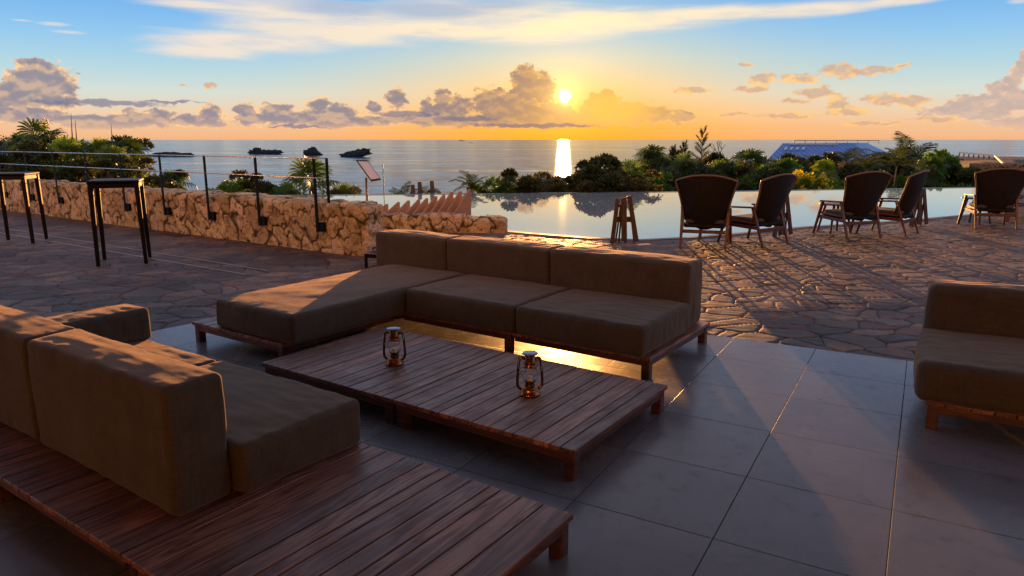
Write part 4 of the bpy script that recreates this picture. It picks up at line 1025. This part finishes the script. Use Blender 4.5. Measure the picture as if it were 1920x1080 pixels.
def feather_crown(seed, nf=13, Ln=1.7, e0=72, curve=1.5, low=5):
    rng = np.random.default_rng(seed); L = Leaves()
    for i in range(nf):
        az = i * 2.39996 + rng.uniform(-.3, .3); e = R(low + (e0 - low) * (i / nf) ** .7 + rng.uniform(-8, 8)); ln = Ln * rng.uniform(.75, 1.1); K = 22
        h = np.array([math.cos(az), math.sin(az), 0]); p = np.zeros(3); pts = [p.copy()]; ang = e
        for k in range(K):
            ang -= curve / K * (.5 + k / K); p = p + (h * math.cos(ang) + np.array([0, 0, math.sin(ang)])) * ln / K; pts.append(p.copy())
        pts = np.array(pts); pid = rng.random(); side = np.array([-h[1], h[0], 0])
        for k in range(K):
            a, b = pts[k], pts[k + 1]; w = .014 * (1 - k / K) + .004; L.quads([[a - side * w, a + side * w, b + side * w, b - side * w]], .9)
            q = np.array([0, 0, w]); L.quads([[a - q, a + q, b + q, b - q]], .9)
        for k in range(3, K + 1):
            t_ = nrm(pts[min(k, K)] - pts[k - 1]); f = (k - 3) / (K - 3); ll = ln * .30 * math.sin(math.pi * (.16 + .80 * f)) + .05
            for s in (-1, 1):
                for off in (0, .5):
                    o = pts[k - 1] + (pts[k] - pts[k - 1]) * off; d = nrm(side * s * .85 + t_ * .75 + np.array([0, 0, .18 - .5 * rng.random()])); tip = o + d * ll * rng.uniform(.85, 1.1) + np.array([0, 0, -.16 * ll]); mid = o + d * ll * .5
                    wv = nrm(np.cross(d, [0.0, 0, 1])) * .0 + nrm(t_) * .016
                    L.quads([[o - wv * .6, o + wv * .6, mid + wv, mid - wv]], pid); L.quads([[mid - wv, mid + wv, tip + wv * .1, tip - wv * .1]], pid)
    return L
def shrub_cloud(seed, n=2600, size=(1, 1, .8), lumps=9, leaf=.075, long=1.7, up=.3):
    rng = np.random.default_rng(seed); L = Leaves(); sz = np.array(size)
    c = rng.normal(0, .50, (lumps, 3)); c[:, 2] = np.abs(c[:, 2]) * 1.0; r = rng.uniform(.18, .46, lumps)
    k = rng.integers(0, lumps, n); d = nrm(rng.normal(0, 1, (n, 3))); d[:, 2] = np.abs(d[:, 2]) * .9 - .15
    rad = r[k] * rng.uniform(.35, 1.0, n) ** .45 * (1 + .25 * np.sin(d[:, 0] * 7 + k) * np.cos(d[:, 1] * 6))
    stray = rng.random(n) < .05; rad = np.where(stray, rad * rng.uniform(1.05, 1.35, n), rad)
    P = (c[k] + d * rad[:, None]) * sz; P[:, 2] = np.maximum(P[:, 2], -.3)
    ax = nrm(d * .7 + rng.normal(0, .7, (n, 3)) + np.array([0, 0, up])); nv = nrm(np.cross(ax, rng.normal(0, 1, (n, 3)))); l = leaf * rng.uniform(.6, 1.5, n)
    a = P; b = P + ax * (l * long * .5)[:, None] + nv * (l * .42)[:, None]; e = P + ax * (l * long)[:, None]; f = P + ax * (l * long * .5)[:, None] - nv * (l * .42)[:, None]
    L.quads(np.stack([a, b, e, f], 1), (rng.random(n) * .6 + .4 * (k % 5) / 5)); return L
def grass_tuft(seed, n=130, h=.9, spread=.35):
    rng = np.random.default_rng(seed); L = Leaves(); az = rng.uniform(0, 6.28, n); ln = h * rng.uniform(.5, 1.1, n); tilt = rng.uniform(.05, .8, n)
    b = np.stack([rng.normal(0, .1, n), rng.normal(0, .1, n), np.zeros(n)], 1); d = np.stack([np.cos(az) * np.sin(tilt), np.sin(az) * np.sin(tilt), np.cos(tilt)], 1)
    s = np.stack([-np.sin(az), np.cos(az), np.zeros(n)], 1) * .014
    m_ = b + d * (ln * .55)[:, None]; t_ = b + d * ln[:, None] + np.stack([np.cos(az), np.sin(az), -np.ones(n)], 1) * (ln * .16 * tilt)[:, None]
    pid = rng.random(n); L.quads(np.stack([b - s, b + s, m_ + s, m_ - s], 1), pid); L.quads(np.stack([m_ - s, m_ + s, t_ + s * .1, t_ - s * .1], 1), pid); return L
def needle_tree(seed, h=2.4, w=.55, n=2600):
    rng = np.random.default_rng(seed); L = Leaves(); t = rng.random(n) ** .8; az = rng.uniform(0, 6.28, n); nb = rng.integers(0, 22, n)
    az = nb * 2.4 + rng.normal(0, .22, n); zb = .15 + .8 * nb / 22; rr = w * (1.05 - zb) * t + .02
    P = np.stack([np.cos(az) * rr, np.sin(az) * rr, h * (zb + .12 * t) + rng.normal(0, .03, n)], 1)
    d = nrm(np.stack([np.cos(az) * .5, np.sin(az) * .5, np.full(n, .8)], 1) + rng.normal(0, .35, (n, 3))); l = rng.uniform(.08, .2, n)
    s = nrm(np.cross(d, rng.normal(0, 1, (n, 3)))) * .010; L.quads(np.stack([P - s, P + s, P + d * l[:, None] + s * .2, P + d * l[:, None] - s * .2], 1), rng.random(n)); return L
def trunk_mesh(name, h, r0, r1, seed, mat, bend=.1):
    rng = random.Random(seed); m = MB(); bx, by = rng.uniform(-bend, bend), rng.uniform(-bend, bend); n = 14
    pts = [(bx * ((i / n) ** 2 - 1), by * ((i / n) ** 2 - 1), -h + h * i / n) for i in range(n + 1)]
    m.tube(pts, [(r0 + (r1 - r0) * i / n) * (1 + .10 * (i % 2)) for i in range(n + 1)], 9); return m.mesh(name, mat)

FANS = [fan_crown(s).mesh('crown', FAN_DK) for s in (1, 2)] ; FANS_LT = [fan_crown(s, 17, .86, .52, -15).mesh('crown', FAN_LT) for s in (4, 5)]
SKIRT = dead_skirt(7).mesh('dead_fronds', DEADLEAF)
FEATHERS = [feather_crown(s, 13, 1.7, 78, 1.4, 15).mesh('crown', FEATH) for s in (11, 12)]; ARCH = feather_crown(14, 9, 1.8, 62, 2.4, 20).mesh('crown', FEATH)
SPRAY = feather_crown(15, 7, 1.6, 80, .9, 35).mesh('crown', FEATH)
TR = [trunk_mesh('trunk', 2.6, .13, .10, s, TRUNK, .25) for s in (1, 2)]; TRT = [trunk_mesh('trunk', 2.6, .055, .045, s, simple('pale_palm_stem', (.30, .22, .12), .8), .35) for s in (3, 4)]
SH = {}
for nm, mat in (('dk', SHRUB_DK), ('gr', SHRUB_GR), ('ol', SHRUB_OL)):
    SH[nm] = [shrub_cloud(20 + i * 7 + len(nm) + ord(nm[0]), 5200, (1, 1, .9), 14, .075 if nm != 'ol' else .06).mesh('foliage', mat) for i in range(2)]
STEM = []
for s in (1, 2):
    m = MB(); rng = random.Random(s)
    for k in range(7):
        a = rng.uniform(0, 6.28); m.tube([(0, 0, -1.2), (math.cos(a) * .12, math.sin(a) * .12, -.3), (math.cos(a) * .45, math.sin(a) * .45, .45)], [.04, .03, .012], 6)
    STEM.append(m.mesh('stem', BARK))
TUFT = [grass_tuft(s).mesh('foliage', FAN_LT) for s in (1, 2)]
_seq = random.Random(77)
def palm(px, py, wpx, Y, kind, label, group, ratio=.42, trunk=True):
    "crown centred where the photo shows it: px, top py, crown width in px, distance"
    if px > 1200: Y *= 1.38
    sc_by = {'fan': (FANS, 2.75), 'fanlt': (FANS_LT, 2.5), 'feather': (FEATHERS, 2.7), 'arch': ([ARCH], 2.6), 'spray': ([SPRAY], 2.0)}
    ms_, dia = sc_by[kind]; W = wpx / FPX * Y; sc = W / dia; top = at(px, py, Y)
    hgt = {'fan': 1.38, 'fanlt': 1.3, 'feather': 1.35, 'arch': 1.0, 'spray': 1.45}[kind] * sc
    o = empty('palm_tree', (top.x, Y, top.z - hgt), _seq.uniform(0, 6.28)); o.scale = (sc,) * 3
    tag(o, label, 'palm', group)
    link('crown', _seq.choice(ms_), o)
    if trunk: link('trunk', _seq.choice(TR if kind in ('fan', 'fanlt') else TRT), o)
    if kind == 'fan': link('dead_fronds', SKIRT, o)
    return o
def shrub(px, py, wpx, Y, kind, label, group, sq=1.0):
    if px > 1200: Y *= 1.38
    W = wpx / FPX * Y; sc = W / 2.0; top = at(px, py, Y)
    o = empty('shrub', (top.x, Y, top.z - 1.02 * sc * sq), _seq.uniform(0, 6.28)); o.scale = (sc, sc, sc * sq); tag(o, label, 'shrub', group)
    link('foliage', _seq.choice(SH[kind]), o); link('stem', _seq.choice(STEM), o)
    return o
GP = 'palms beyond the pool and wall'; GS = 'shrubs beyond the pool'; GL = 'shrubs behind the railing'
# left group
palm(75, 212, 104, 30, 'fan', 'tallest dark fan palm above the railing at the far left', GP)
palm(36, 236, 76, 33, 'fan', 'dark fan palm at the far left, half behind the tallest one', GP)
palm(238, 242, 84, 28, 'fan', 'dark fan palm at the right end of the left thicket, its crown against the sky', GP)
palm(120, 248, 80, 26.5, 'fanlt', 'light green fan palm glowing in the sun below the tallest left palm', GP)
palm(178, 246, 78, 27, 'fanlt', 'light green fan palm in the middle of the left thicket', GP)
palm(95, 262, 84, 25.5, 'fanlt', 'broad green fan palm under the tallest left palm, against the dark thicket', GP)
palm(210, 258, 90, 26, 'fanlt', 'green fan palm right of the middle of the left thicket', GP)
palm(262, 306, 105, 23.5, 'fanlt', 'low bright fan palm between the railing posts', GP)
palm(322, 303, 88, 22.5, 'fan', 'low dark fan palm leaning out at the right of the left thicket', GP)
for i, (px, py, w, Y, k) in enumerate(((85, 272, 120, 30, 'dk'), (140, 270, 110, 30.5, 'gr'), (190, 272, 110, 30, 'dk'), (235, 274, 90, 29, 'dk'), (40, 292, 110, 25, 'dk'), (100, 282, 120, 28.5, 'dk'), (165, 285, 120, 29, 'dk'), (215, 288, 100, 28, 'ol'), (60, 312, 120, 22.5, 'dk'), (130, 305, 130, 22.8, 'dk'), (195, 308, 110, 22.6, 'dk'), (250, 322, 100, 22.2, 'dk'), (-10, 300, 90, 23, 'dk'), (320, 335, 80, 22, 'dk'))):
    shrub(px, py, w, Y, k, 'dark leafy shrub in the thicket behind the left end of the railing', GL)
for px, y0, y1 in ((136, 212, 300), (144, 226, 300), (211, 232, 300), (7, 268, 330)):
    a, b = at(px - 3, y0, 27), at(px + 3, y1, 27); m = MB(); m.tube([(0, 0, 0), ((a.x - b.x) * .4, 0, (a.z - b.z) * .5), (a.x - b.x, 0, a.z - b.z)], [.03, .022, .006], 6)
    tag(m.build('flower_stalk', BARK, None, b), 'thin dry flower stalk sticking up out of the left thicket', 'stalk', 'dry stalks in the left thicket')
shrub(432, 345, 90, 22.3, 'gr', 'small green shrub showing under the lower rail beside the fourth post', GL)
shrub(478, 332, 84, 23, 'dk', 'dark shrub against the sea just left of the round fan palm', GL)
palm(455, 322, 70, 23.5, 'fanlt', 'small spiky palm over the low shrubs in the middle of the railing', GP, trunk=False)
palm(580, 280, 138, 25.5, 'fan', 'large round fan palm behind the end of the railing', GP)
palm(645, 332, 80, 23, 'fanlt', 'low light green palm just right of the railing end', GP)
palm(535, 335, 76, 22.6, 'fan', 'low fan palm in front of the large round one', GP)
shrub(520, 352, 70, 22.6, 'gr', 'green shrub at the pool edge below the large round fan palm', GL)
shrub(640, 354, 70, 22.6, 'ol', 'olive shrub at the pool edge behind the menu stand', GL)
palm(752, 338, 60, 23, 'spray', 'sparse palm sprig poking above the pool edge right of the menu stand', GP)
palm(800, 338, 66, 23, 'arch', 'sparse drooping palm sprig above the sawtooth fins', GP)
for px, y0 in ((786, 341), (809, 339), (773, 346)):
    a = at(px, y0, 22.6); m = MB(); m.tube([(0, 0, -1.2), (.02, 0, -.3), (.01, 0, 0)], [.09, .075, .06], 8); tag(m.build('cut_stump', TRUNK, None, a), 'cut palm stem standing just beyond the pool edge above the fins', 'stump', 'cut stems beyond the pool edge')
palm(885, 314, 78, 23, 'feather', 'feather palm against the sea above the end of the fins', GP)
palm(955, 320, 72, 23.4, 'spray', 'upright feather palm left of the sun glitter', GP)
palm(1012, 316, 92, 24, 'arch', 'arching feather palm directly below the sun glitter', GP)
for i, (px, py, w, Y, k) in enumerate(((925, 338, 90, 23.3, 'gr'), (985, 334, 95, 23.4, 'dk'), (1040, 322, 110, 24, 'ol'), (1100, 310, 105, 25, 'dk'), (1145, 306, 105, 26, 'dk'), (1185, 318, 90, 24, 'ol'), (1130, 330, 110, 23.5, 'dk'), (1215, 335, 100, 23.6, 'gr'), (1255, 302, 95, 27, 'dk'), (1275, 325, 110, 24, 'dk'))):
    shrub(px, py, w, Y, k, 'dense shrub in the dark hedge beyond the pool below the sun', GS)
palm(1225, 256, 86, 30, 'fan', 'tall fan palm standing over the hedge right of the sun glitter', GP)
palm(1410, 264, 84, 31, 'fan', 'shaggy fan palm behind the second armchair', GP)
palm(1350, 290, 70, 28, 'fanlt', 'low light green fan palm between the two shaggy ones', GP)
palm(1590, 268, 66, 34, 'feather', 'slender palm in front of the blue roof', GP)
palm(1655, 262, 90, 32, 'arch', 'arching palm right of the blue roof', GP)
palm(1716, 242, 100, 33, 'spray', 'tall upright feather palm at the right against the sunset sky', GP)
palm(1530, 286, 60, 31, 'feather', 'small palm below the blue roof', GP)
def casuarina(px, py, Y, hgt, w, seed, label):
    Y *= 1.38; hgt *= 1.38; w *= 1.38
    top = at(px, py, Y); o = empty('casuarina_tree', (top.x, Y, top.z - hgt), 0); tag(o, label, 'tree', 'wispy trees on the hedge')
    link('crown', needle_tree(seed, hgt, w).mesh('crown', SHRUB_DK), o); m = MB(); m.tube([(0, 0, -2), (0, 0, hgt * .92)], [.06, .012], 7); m.build('trunk', BARK, o)
casuarina(1318, 243, 30, 2.4, .75, 3, 'dark conical casuarina rising above the hedge between the fan palms')
casuarina(1283, 268, 31, 1.6, .5, 4, 'short wispy casuarina just left of the conical one')
casuarina(1262, 276, 31, 1.3, .4, 5, 'smallest wispy casuarina beside the tall fan palm')
def bare(px, py, Y, h, label):
    top = at(px, py, Y); m = MB(); rng = random.Random(5)
    def br(p, d, l, r, k):
        q = p + d * l; mid = p + d * l * .5 + Vector((rng.uniform(-.05, .05), rng.uniform(-.05, .05), 0)) * l; m.tube([p, mid, q], [r, r * .85, r * .7], 6)
        if k:
            for _ in range(2 + (k > 1)): br(q, (d + Vector((rng.uniform(-.75, .75), rng.uniform(-.4, .4), rng.uniform(0, .5)))).normalized(), min(l, .62) * rng.uniform(.5, .75), r * .62, k - 1)
    br(Vector((0, 0, -1.5)), Vector((0, 0, 1)), 1.5 + h * .12, .045, 3)
    tag(m.build('bare_tree', BARK, None, (top.x, Y, top.z - h)), label, 'tree')
bare(1352, 244, 41, 1.7, 'leafless forked tree beside the conical casuarina')
for i, (px, py, w, Y, k) in enumerate(((1320, 300, 110, 27, 'ol'), (1365, 308, 110, 26, 'gr'), (1390, 320, 100, 25, 'dk'), (1440, 312, 110, 26, 'gr'), (1470, 300, 90, 29, 'ol'), (1340, 330, 120, 24.5, 'dk'), (1400, 338, 110, 24.3, 'gr'), (1460, 330, 100, 24.6, 'dk'), (1490, 303, 90, 30, 'dk'), (1530, 300, 90, 31, 'dk'), (1570, 308, 90, 29, 'ol'), (1600, 312, 90, 28, 'dk'), (1640, 305, 100, 29, 'ol'), (1690, 298, 110, 30, 'dk'), (1730, 300, 90, 31, 'dk'), (1620, 332, 110, 26, 'gr'), (1675, 330, 110, 26, 'gr'), (1725, 325, 100, 26.5, 'gr'), (1760, 318, 90, 28, 'dk'))):
    shrub(px, py, w, Y, k, 'mixed shrub in the hedge beyond the pool behind the armchairs', GS)
shrub(1790, 296, 118, 27, 'gr', 'rounded green bush at the right end of the hedge', GS)
shrub(1815, 322, 70, 26.2, 'dk', 'dark low bush under the rounded green one at the pool corner', GS)
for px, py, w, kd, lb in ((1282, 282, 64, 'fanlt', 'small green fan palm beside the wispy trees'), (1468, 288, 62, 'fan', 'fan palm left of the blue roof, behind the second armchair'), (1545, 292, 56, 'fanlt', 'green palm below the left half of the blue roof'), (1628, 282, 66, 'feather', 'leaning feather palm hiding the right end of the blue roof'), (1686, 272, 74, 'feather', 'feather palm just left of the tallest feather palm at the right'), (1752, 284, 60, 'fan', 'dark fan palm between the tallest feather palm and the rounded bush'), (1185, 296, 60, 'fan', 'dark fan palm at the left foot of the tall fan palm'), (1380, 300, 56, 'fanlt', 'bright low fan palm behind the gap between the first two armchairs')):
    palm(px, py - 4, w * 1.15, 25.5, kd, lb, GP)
for i, (px, py, w, Y, k) in enumerate(((1210, 308, 90, 32, 'dk'), (1245, 298, 90, 32, 'ol'), (1295, 300, 90, 32, 'dk'), (1335, 294, 90, 33, 'ol'), (1375, 304, 90, 32, 'dk'), (1425, 300, 90, 33, 'dk'), (1455, 304, 80, 33, 'gr'), (1505, 310, 80, 33, 'ol'), (1560, 308, 80, 34, 'dk'), (1612, 304, 80, 34, 'dk'), (1660, 298, 90, 34, 'ol'), (1705, 294, 90, 34, 'dk'), (1745, 298, 80, 34, 'dk'), (1772, 308, 80, 32, 'gr'))):
    shrub(px, py, w, Y, k, 'mixed shrub in the hedge beyond the pool behind the armchairs', GS)
# yellow shrub
def yellow(px, py, wpx, Y, seed, label):
    Y *= 1.2; W = wpx / FPX * Y; top = at(px, py, Y); rng = np.random.default_rng(seed); o = empty('yellow_shrub', (top.x, Y, top.z - W * .72)); tag(o, label, 'shrub', 'yellow shrubs')
    L = Leaves()
    for k in range(26):
        a = rng.uniform(0, 6.28); rr = W * .5 * math.sqrt(rng.random()); z = W * (.70 * (1 - (rr / (W * .5)) ** 1.2) * rng.uniform(.6, 1.0)); c = np.array([rr * math.cos(a), rr * math.sin(a) * .7, z]); n = 40
        ax = nrm(np.array([math.cos(a), math.sin(a), .35]) + rng.normal(0, .3, (n, 3))); P = c + ax * rng.uniform(0, W * .16, n)[:, None]; d = nrm(ax + rng.normal(0, .4, (n, 3)) + [0, 0, -.2]); l = rng.uniform(.10, .2, n); s = nrm(np.cross(d, rng.normal(0, 1, (n, 3)))) * (l * .22)[:, None]
        L.quads(np.stack([P, P + d * (l * .5)[:, None] + s, P + d * l[:, None], P + d * (l * .5)[:, None] - s], 1), rng.random(n))
    link('blossom', L.mesh('blossom', YELLOW), o); f = link('foliage', SH['gr'][0], o); f.scale = (W * .48, W * .4, W * .5); f.location = (0, .15, -.1)
yellow(1522, 308, 74, 24.8, 2, 'tall yellow shrub glowing beyond the pool left of the third armchair')
yellow(1570, 330, 90, 24.6, 3, 'low yellow shrub partly hidden behind the third armchair')
yellow(1490, 336, 60, 24.4, 4, 'small yellow shrub just right of the second armchair')
# ground cover that closes the gaps
def cover():
    rng = np.random.default_rng(8); L = Leaves(); n = 42000
    x = rng.uniform(-26, 24, n); y = 22.2 + .105 * np.maximum(x + 4, 0) + rng.uniform(.0, 1.0, n) * np.where(x > 4, 19, 7.5); base = np.where((x > -6.6) & (x < -.9), -1.55, -1.0)
    z = base + rng.uniform(0, .75, n) * (.6 + .4 * np.sin(x * 1.7) * np.cos(y * 1.3)) - .075 * (y - 22)
    P = np.stack([x, y, z], 1); d = nrm(rng.normal(0, .6, (n, 3)) + [0, 0, .8]); l = rng.uniform(.12, .32, n); s = nrm(np.cross(d, rng.normal(0, 1, (n, 3)))) * (l * .28)[:, None]
    L.quads(np.stack([P, P + d * (l * .5)[:, None] + s, P + d * l[:, None], P + d * (l * .5)[:, None] - s], 1), rng.random(n))
    tag(link('ground_cover', L.mesh('ground_cover', SHRUB_DK)), 'dark low ground cover filling the slope beyond the pool edge', 'ground cover', kind='stuff')
cover()
a = at(718, 308, 22.9); m = MB(); m.tube([(0, 0, -2.4), (0, 0, 0)], .014, 6); tag(m.build('thin_pole', BLACK, None, a), 'thin dark pole rising from the far pool edge right of the menu stand', 'pole')

# ------------------------------------------------------------------ blue roofed pavilion
def pavilion():
    Y = 72; o = empty('pavilion', (at(1535, 300, Y).x, Y, at(1535, 300, Y).z - 3)); tag(o, 'pavilion with a bright blue sheet roof and a railing along its ridge beyond the hedge', 'building')
    O = Vector(o.location)
    def q(px, py, y): return at(px, py, y) - O
    a, b, c, d = q(1438, 300, 69), q(1640, 300, 69), q(1600, 267.8, 75), q(1468, 268.6, 75)
    e, f = q(1690, 298, 80), q(1625, 267.8, 80)
    m = MB(); m.add([a, b, c, d], [(0, 1, 2, 3)]); m.add([p - Vector((0, 0, .12)) for p in (a, b, c, d)], [(3, 2, 1, 0)])
    for p, r in ((a, b), (b, c), (c, d), (d, a)): m.add([p, r, r - Vector((0, 0, .12)), p - Vector((0, 0, .12))], [(3, 2, 1, 0)])
    rf = m.build('roof', BLUE, o)
    m = MB(); g = Vector((0, -.02, .06)); m.add([q(1572, 300, 69.2) + g, q(1606, 300, 69.2) + g, q(1590, 275, 74) + g, q(1568, 275, 74) + g], [(0, 1, 2, 3)]); m.build('loose_sheet', BLUE_LT, rf)
    m = MB(); m.add([b, e, f, c], [(0, 1, 2, 3)]); m.build('side_roof', BLUE_LT, o)
    m = MB(); m.bar(q(1480, 271.2, 74.4) + g, q(1570, 271.2, 74.4) + g, .3, .12); m.build('ridge_trim', WHITE, rf)
    for k in range(4):
        x = 1473 + k * 11; m = MB(); m.bar(q(x - 1.5, 281.5, 72.0) + g, q(x + 1.5, 277, 72.8) + g, .20, .05); m.build('skylight', WHITE, rf)
    wl_ = MB(); ctr = (a + b) / 2; wl_.box((0, 4, 1.2), (9.5, 7, 3.4)); wl_.build('wall', PLASTER, o)
    rr = MB(); p0, p1 = q(1490, 263.2, 75.3), q(1648, 263.2, 75.3); rr.tube([p0, p1], .03, 6)
    for k in range(9): p = p0.lerp(p1, k / 8); rr.tube([p, p - Vector((0, 0, .32))], .03, 6)
    rr.build('ridge_railing', BLACK, o)
pavilion()

# wooden walkway on the dune, right
def walkway():
    A, B, C_ = at(1798, 295, 92), at(1864, 302, 84), at(1890, 330, 52); o = empty('wooden_walkway', B); tag(o, 'raised wooden walkway with a handrail crossing the dune at the far right', 'walkway')
    wd = simple('walkway_timber', (.16, .10, .07), .8); A, C_ = A - B, C_ - B; Z = Vector((0, 0, 0))
    m = MB(); m.bar(A, Z, 1.4, .22); m.bar(Z, C_, 1.4, .22); m.build('deck', wd, o)
    up = Vector((0, 0, .62)); m = MB(); m.bar(A + up, up, .16, .16); m.bar(up, C_ + Vector((0, 0, .55)), .16, .16); m.build('handrail', simple('pale_rail_timber', (.34, .24, .17), .6), o)
    for k in range(8): p = A.lerp(Z, k / 7); m = MB(); m.bar(p, p + up, .1, .1); m.bar(p - Vector((0, 0, 1.3)), p, .16, .16); m.build('post', wd, o)
    for k in range(1, 5): p = Z.lerp(C_, k / 5); m = MB(); m.bar(p - Vector((0, 0, 1)), p + up * .9, .12, .12); m.build('post', wd, o)
walkway()
# stony bank at the far right edge
bk = rubble_wall('dune_bank', [(23.5, 36.5), (27, 35.5), (31, 36)], 1.15, .6, 21, .5, .05, mat=m_rubble('dark_bank_stone', (.5, .42, .38))); tag(bk, 'rough dark stone bank behind the walkway at the right edge', 'wall'); bk.location.z = -.75

# ------------------------------------------------------------------ sea rocks, headland, boats
def rock(name, ctr, size, seed, label, cat, lean=0.0, under=.3, group=None, sub=5):
    bmx = bmesh.new(); bmesh.ops.create_icosphere(bmx, subdivisions=sub, radius=1.0)
    for v in bmx.verts:
        p = v.co.copy(); n1 = noise.fractal(p * 1.3 + Vector((seed * 5.1, 0, 0)), 1.0, 2.0, 5); n2 = noise.fractal(p * 3.5 + Vector((0, seed * 3, 0)), 1.0, 2.0, 4)
        k = 1 + .34 * n1 + .34 * n2; q = p * k
        if q.z < 0: q.z *= .25
        hz = max(q.z, 0); f = 1 - under * math.exp(-(hz / .22) ** 2)
        q.x = q.x * f + lean * hz; q.y *= f; v.co = Vector((q.x * size[0], q.y * size[1], q.z * size[2]))
    for f in bmx.faces: f.smooth = False
    me = bpy.data.meshes.new(name); bmx.to_mesh(me); bmx.free(); me.materials.append(STONE_DK)
    return tag(link(name, me, None, ctr), label, cat, group)
def sea_at(px, py): a = at(px, py, 1.0); k = (SEA_Z - CAM_H) / (a.z - CAM_H); return Vector((a.x * k, k, SEA_Z))
GR = 'rocks standing in the sea'
p = sea_at(484, 288.5); k = p.y / FPX; rock('sea_rock', p, (14 * k, 8 * k, 10 * k), 2, 'twin-humped dark rock in the sea left of the round fan palm', 'rock', -.1, .15, GR)
p = sea_at(507, 289); k = p.y / FPX; o2 = rock('sea_rock', p + Vector((0, 3, 0)), (17 * k, 8 * k, 8 * k), 6, 'lower tail of the twin-humped sea rock', 'rock', 0, .1, GR)
p = sea_at(586, 291); k = p.y / FPX; rock('sea_rock', p, (17 * k, 9 * k, 12 * k), 4, 'rounded sea rock peeping over the large fan palm', 'rock', 0, .2, GR)
p = sea_at(662, 294); k = p.y / FPX; rock('sea_rock', p, (24 * k, 10 * k, 13 * k), 9, 'slanting undercut sea rock above the menu stand', 'rock', .75, .35, GR)
p = sea_at(318, 293); k = p.y / FPX; rock('sea_rock', p, (44 * k, 12 * k, 7 * k), 12, 'long flat dark reef beside the left thicket', 'rock', 0, 0, GR)
def headland():
    p = sea_at(0, 284); k = p.y / FPX; rock('headland', p + Vector((-10 * k, 0, 0)), (62 * k, 20 * k, 16 * k), 15, None, None, 0, 0)['kind'] = 'structure'
    rng = np.random.default_rng(3); L = Leaves(); n = 2600; x = rng.uniform(-70, 52, n) * k; z = rng.uniform(4, 30, n) * k * (.55 + .45 * np.abs(np.sin(x / (8 * k)) * np.cos(x / (3.1 * k)))); y = rng.normal(0, 5, n) * k
    P = np.stack([x, y, z], 1); d = nrm(rng.normal(0, 1, (n, 3)) + [0, 0, .6]); l = rng.uniform(1.5, 4, n) * k; s = nrm(np.cross(d, rng.normal(0, 1, (n, 3)))) * (l * .35)[:, None]
    L.quads(np.stack([P, P + d * (l * .5)[:, None] + s, P + d * l[:, None], P + d * (l * .5)[:, None] - s], 1), rng.random(n))
    tag(link('treeline', L.mesh('treeline', SHRUB_DK), None, p), 'dark far treeline along the headland at the left edge', 'treeline', kind='stuff')
headland()
def boat(px, py, Y, L, label, big):
    p = at(px, py, Y); p.z = SEA_Z; o = empty('cargo_ship' if big else 'fishing_boat', p); tag(o, label, 'ship' if big else 'boat')
    hm = simple('dark_hull', (.05, .05, .06), .6); m = MB(); h = L * .075; w = L * .14
    sec_ = [(-.5, .8, 1), (-.3, 1, 1), (.3, 1, 1), (.44, .6, 1.15), (.5, .05, 1.3)]; vs = []; fs = []
    for x, ww, hh in sec_: vs += [(x * L, -ww * w / 2, h * hh), (x * L, -ww * w * .35, -h * .2), (x * L, ww * w * .35, -h * .2), (x * L, ww * w / 2, h * hh)]
    for i in range(4):
        for j in range(4): fs.append((i * 4 + j, i * 4 + 4 + j, i * 4 + 4 + (j + 1) % 4, i * 4 + (j + 1) % 4))
    fs += [(0, 1, 2, 3), (19, 18, 17, 16)]; m.add(vs, fs); m.build('hull', hm, o)
    m = MB(); m.box((-.33 * L, 0, h * 1.9), (.14 * L, w * .8, h * 1.8)); m.build('cabin', hm, o)
    m = MB(); m.tube([(.1 * L, 0, h), (.1 * L, 0, h * 3)], L * .008, 6); m.build('mast', hm, o)
    if big: m = MB(); m.box((.05 * L, 0, h * 1.25), (.5 * L, w * .8, h * .5)); m.build('cargo', hm, o)
boat(866, 262.4, 9000, 66, 'tiny cargo ship on the horizon left of the sun', True)
boat(884, 268, 3600, 20, 'tiny boat on the sea just below the distant ship', False)
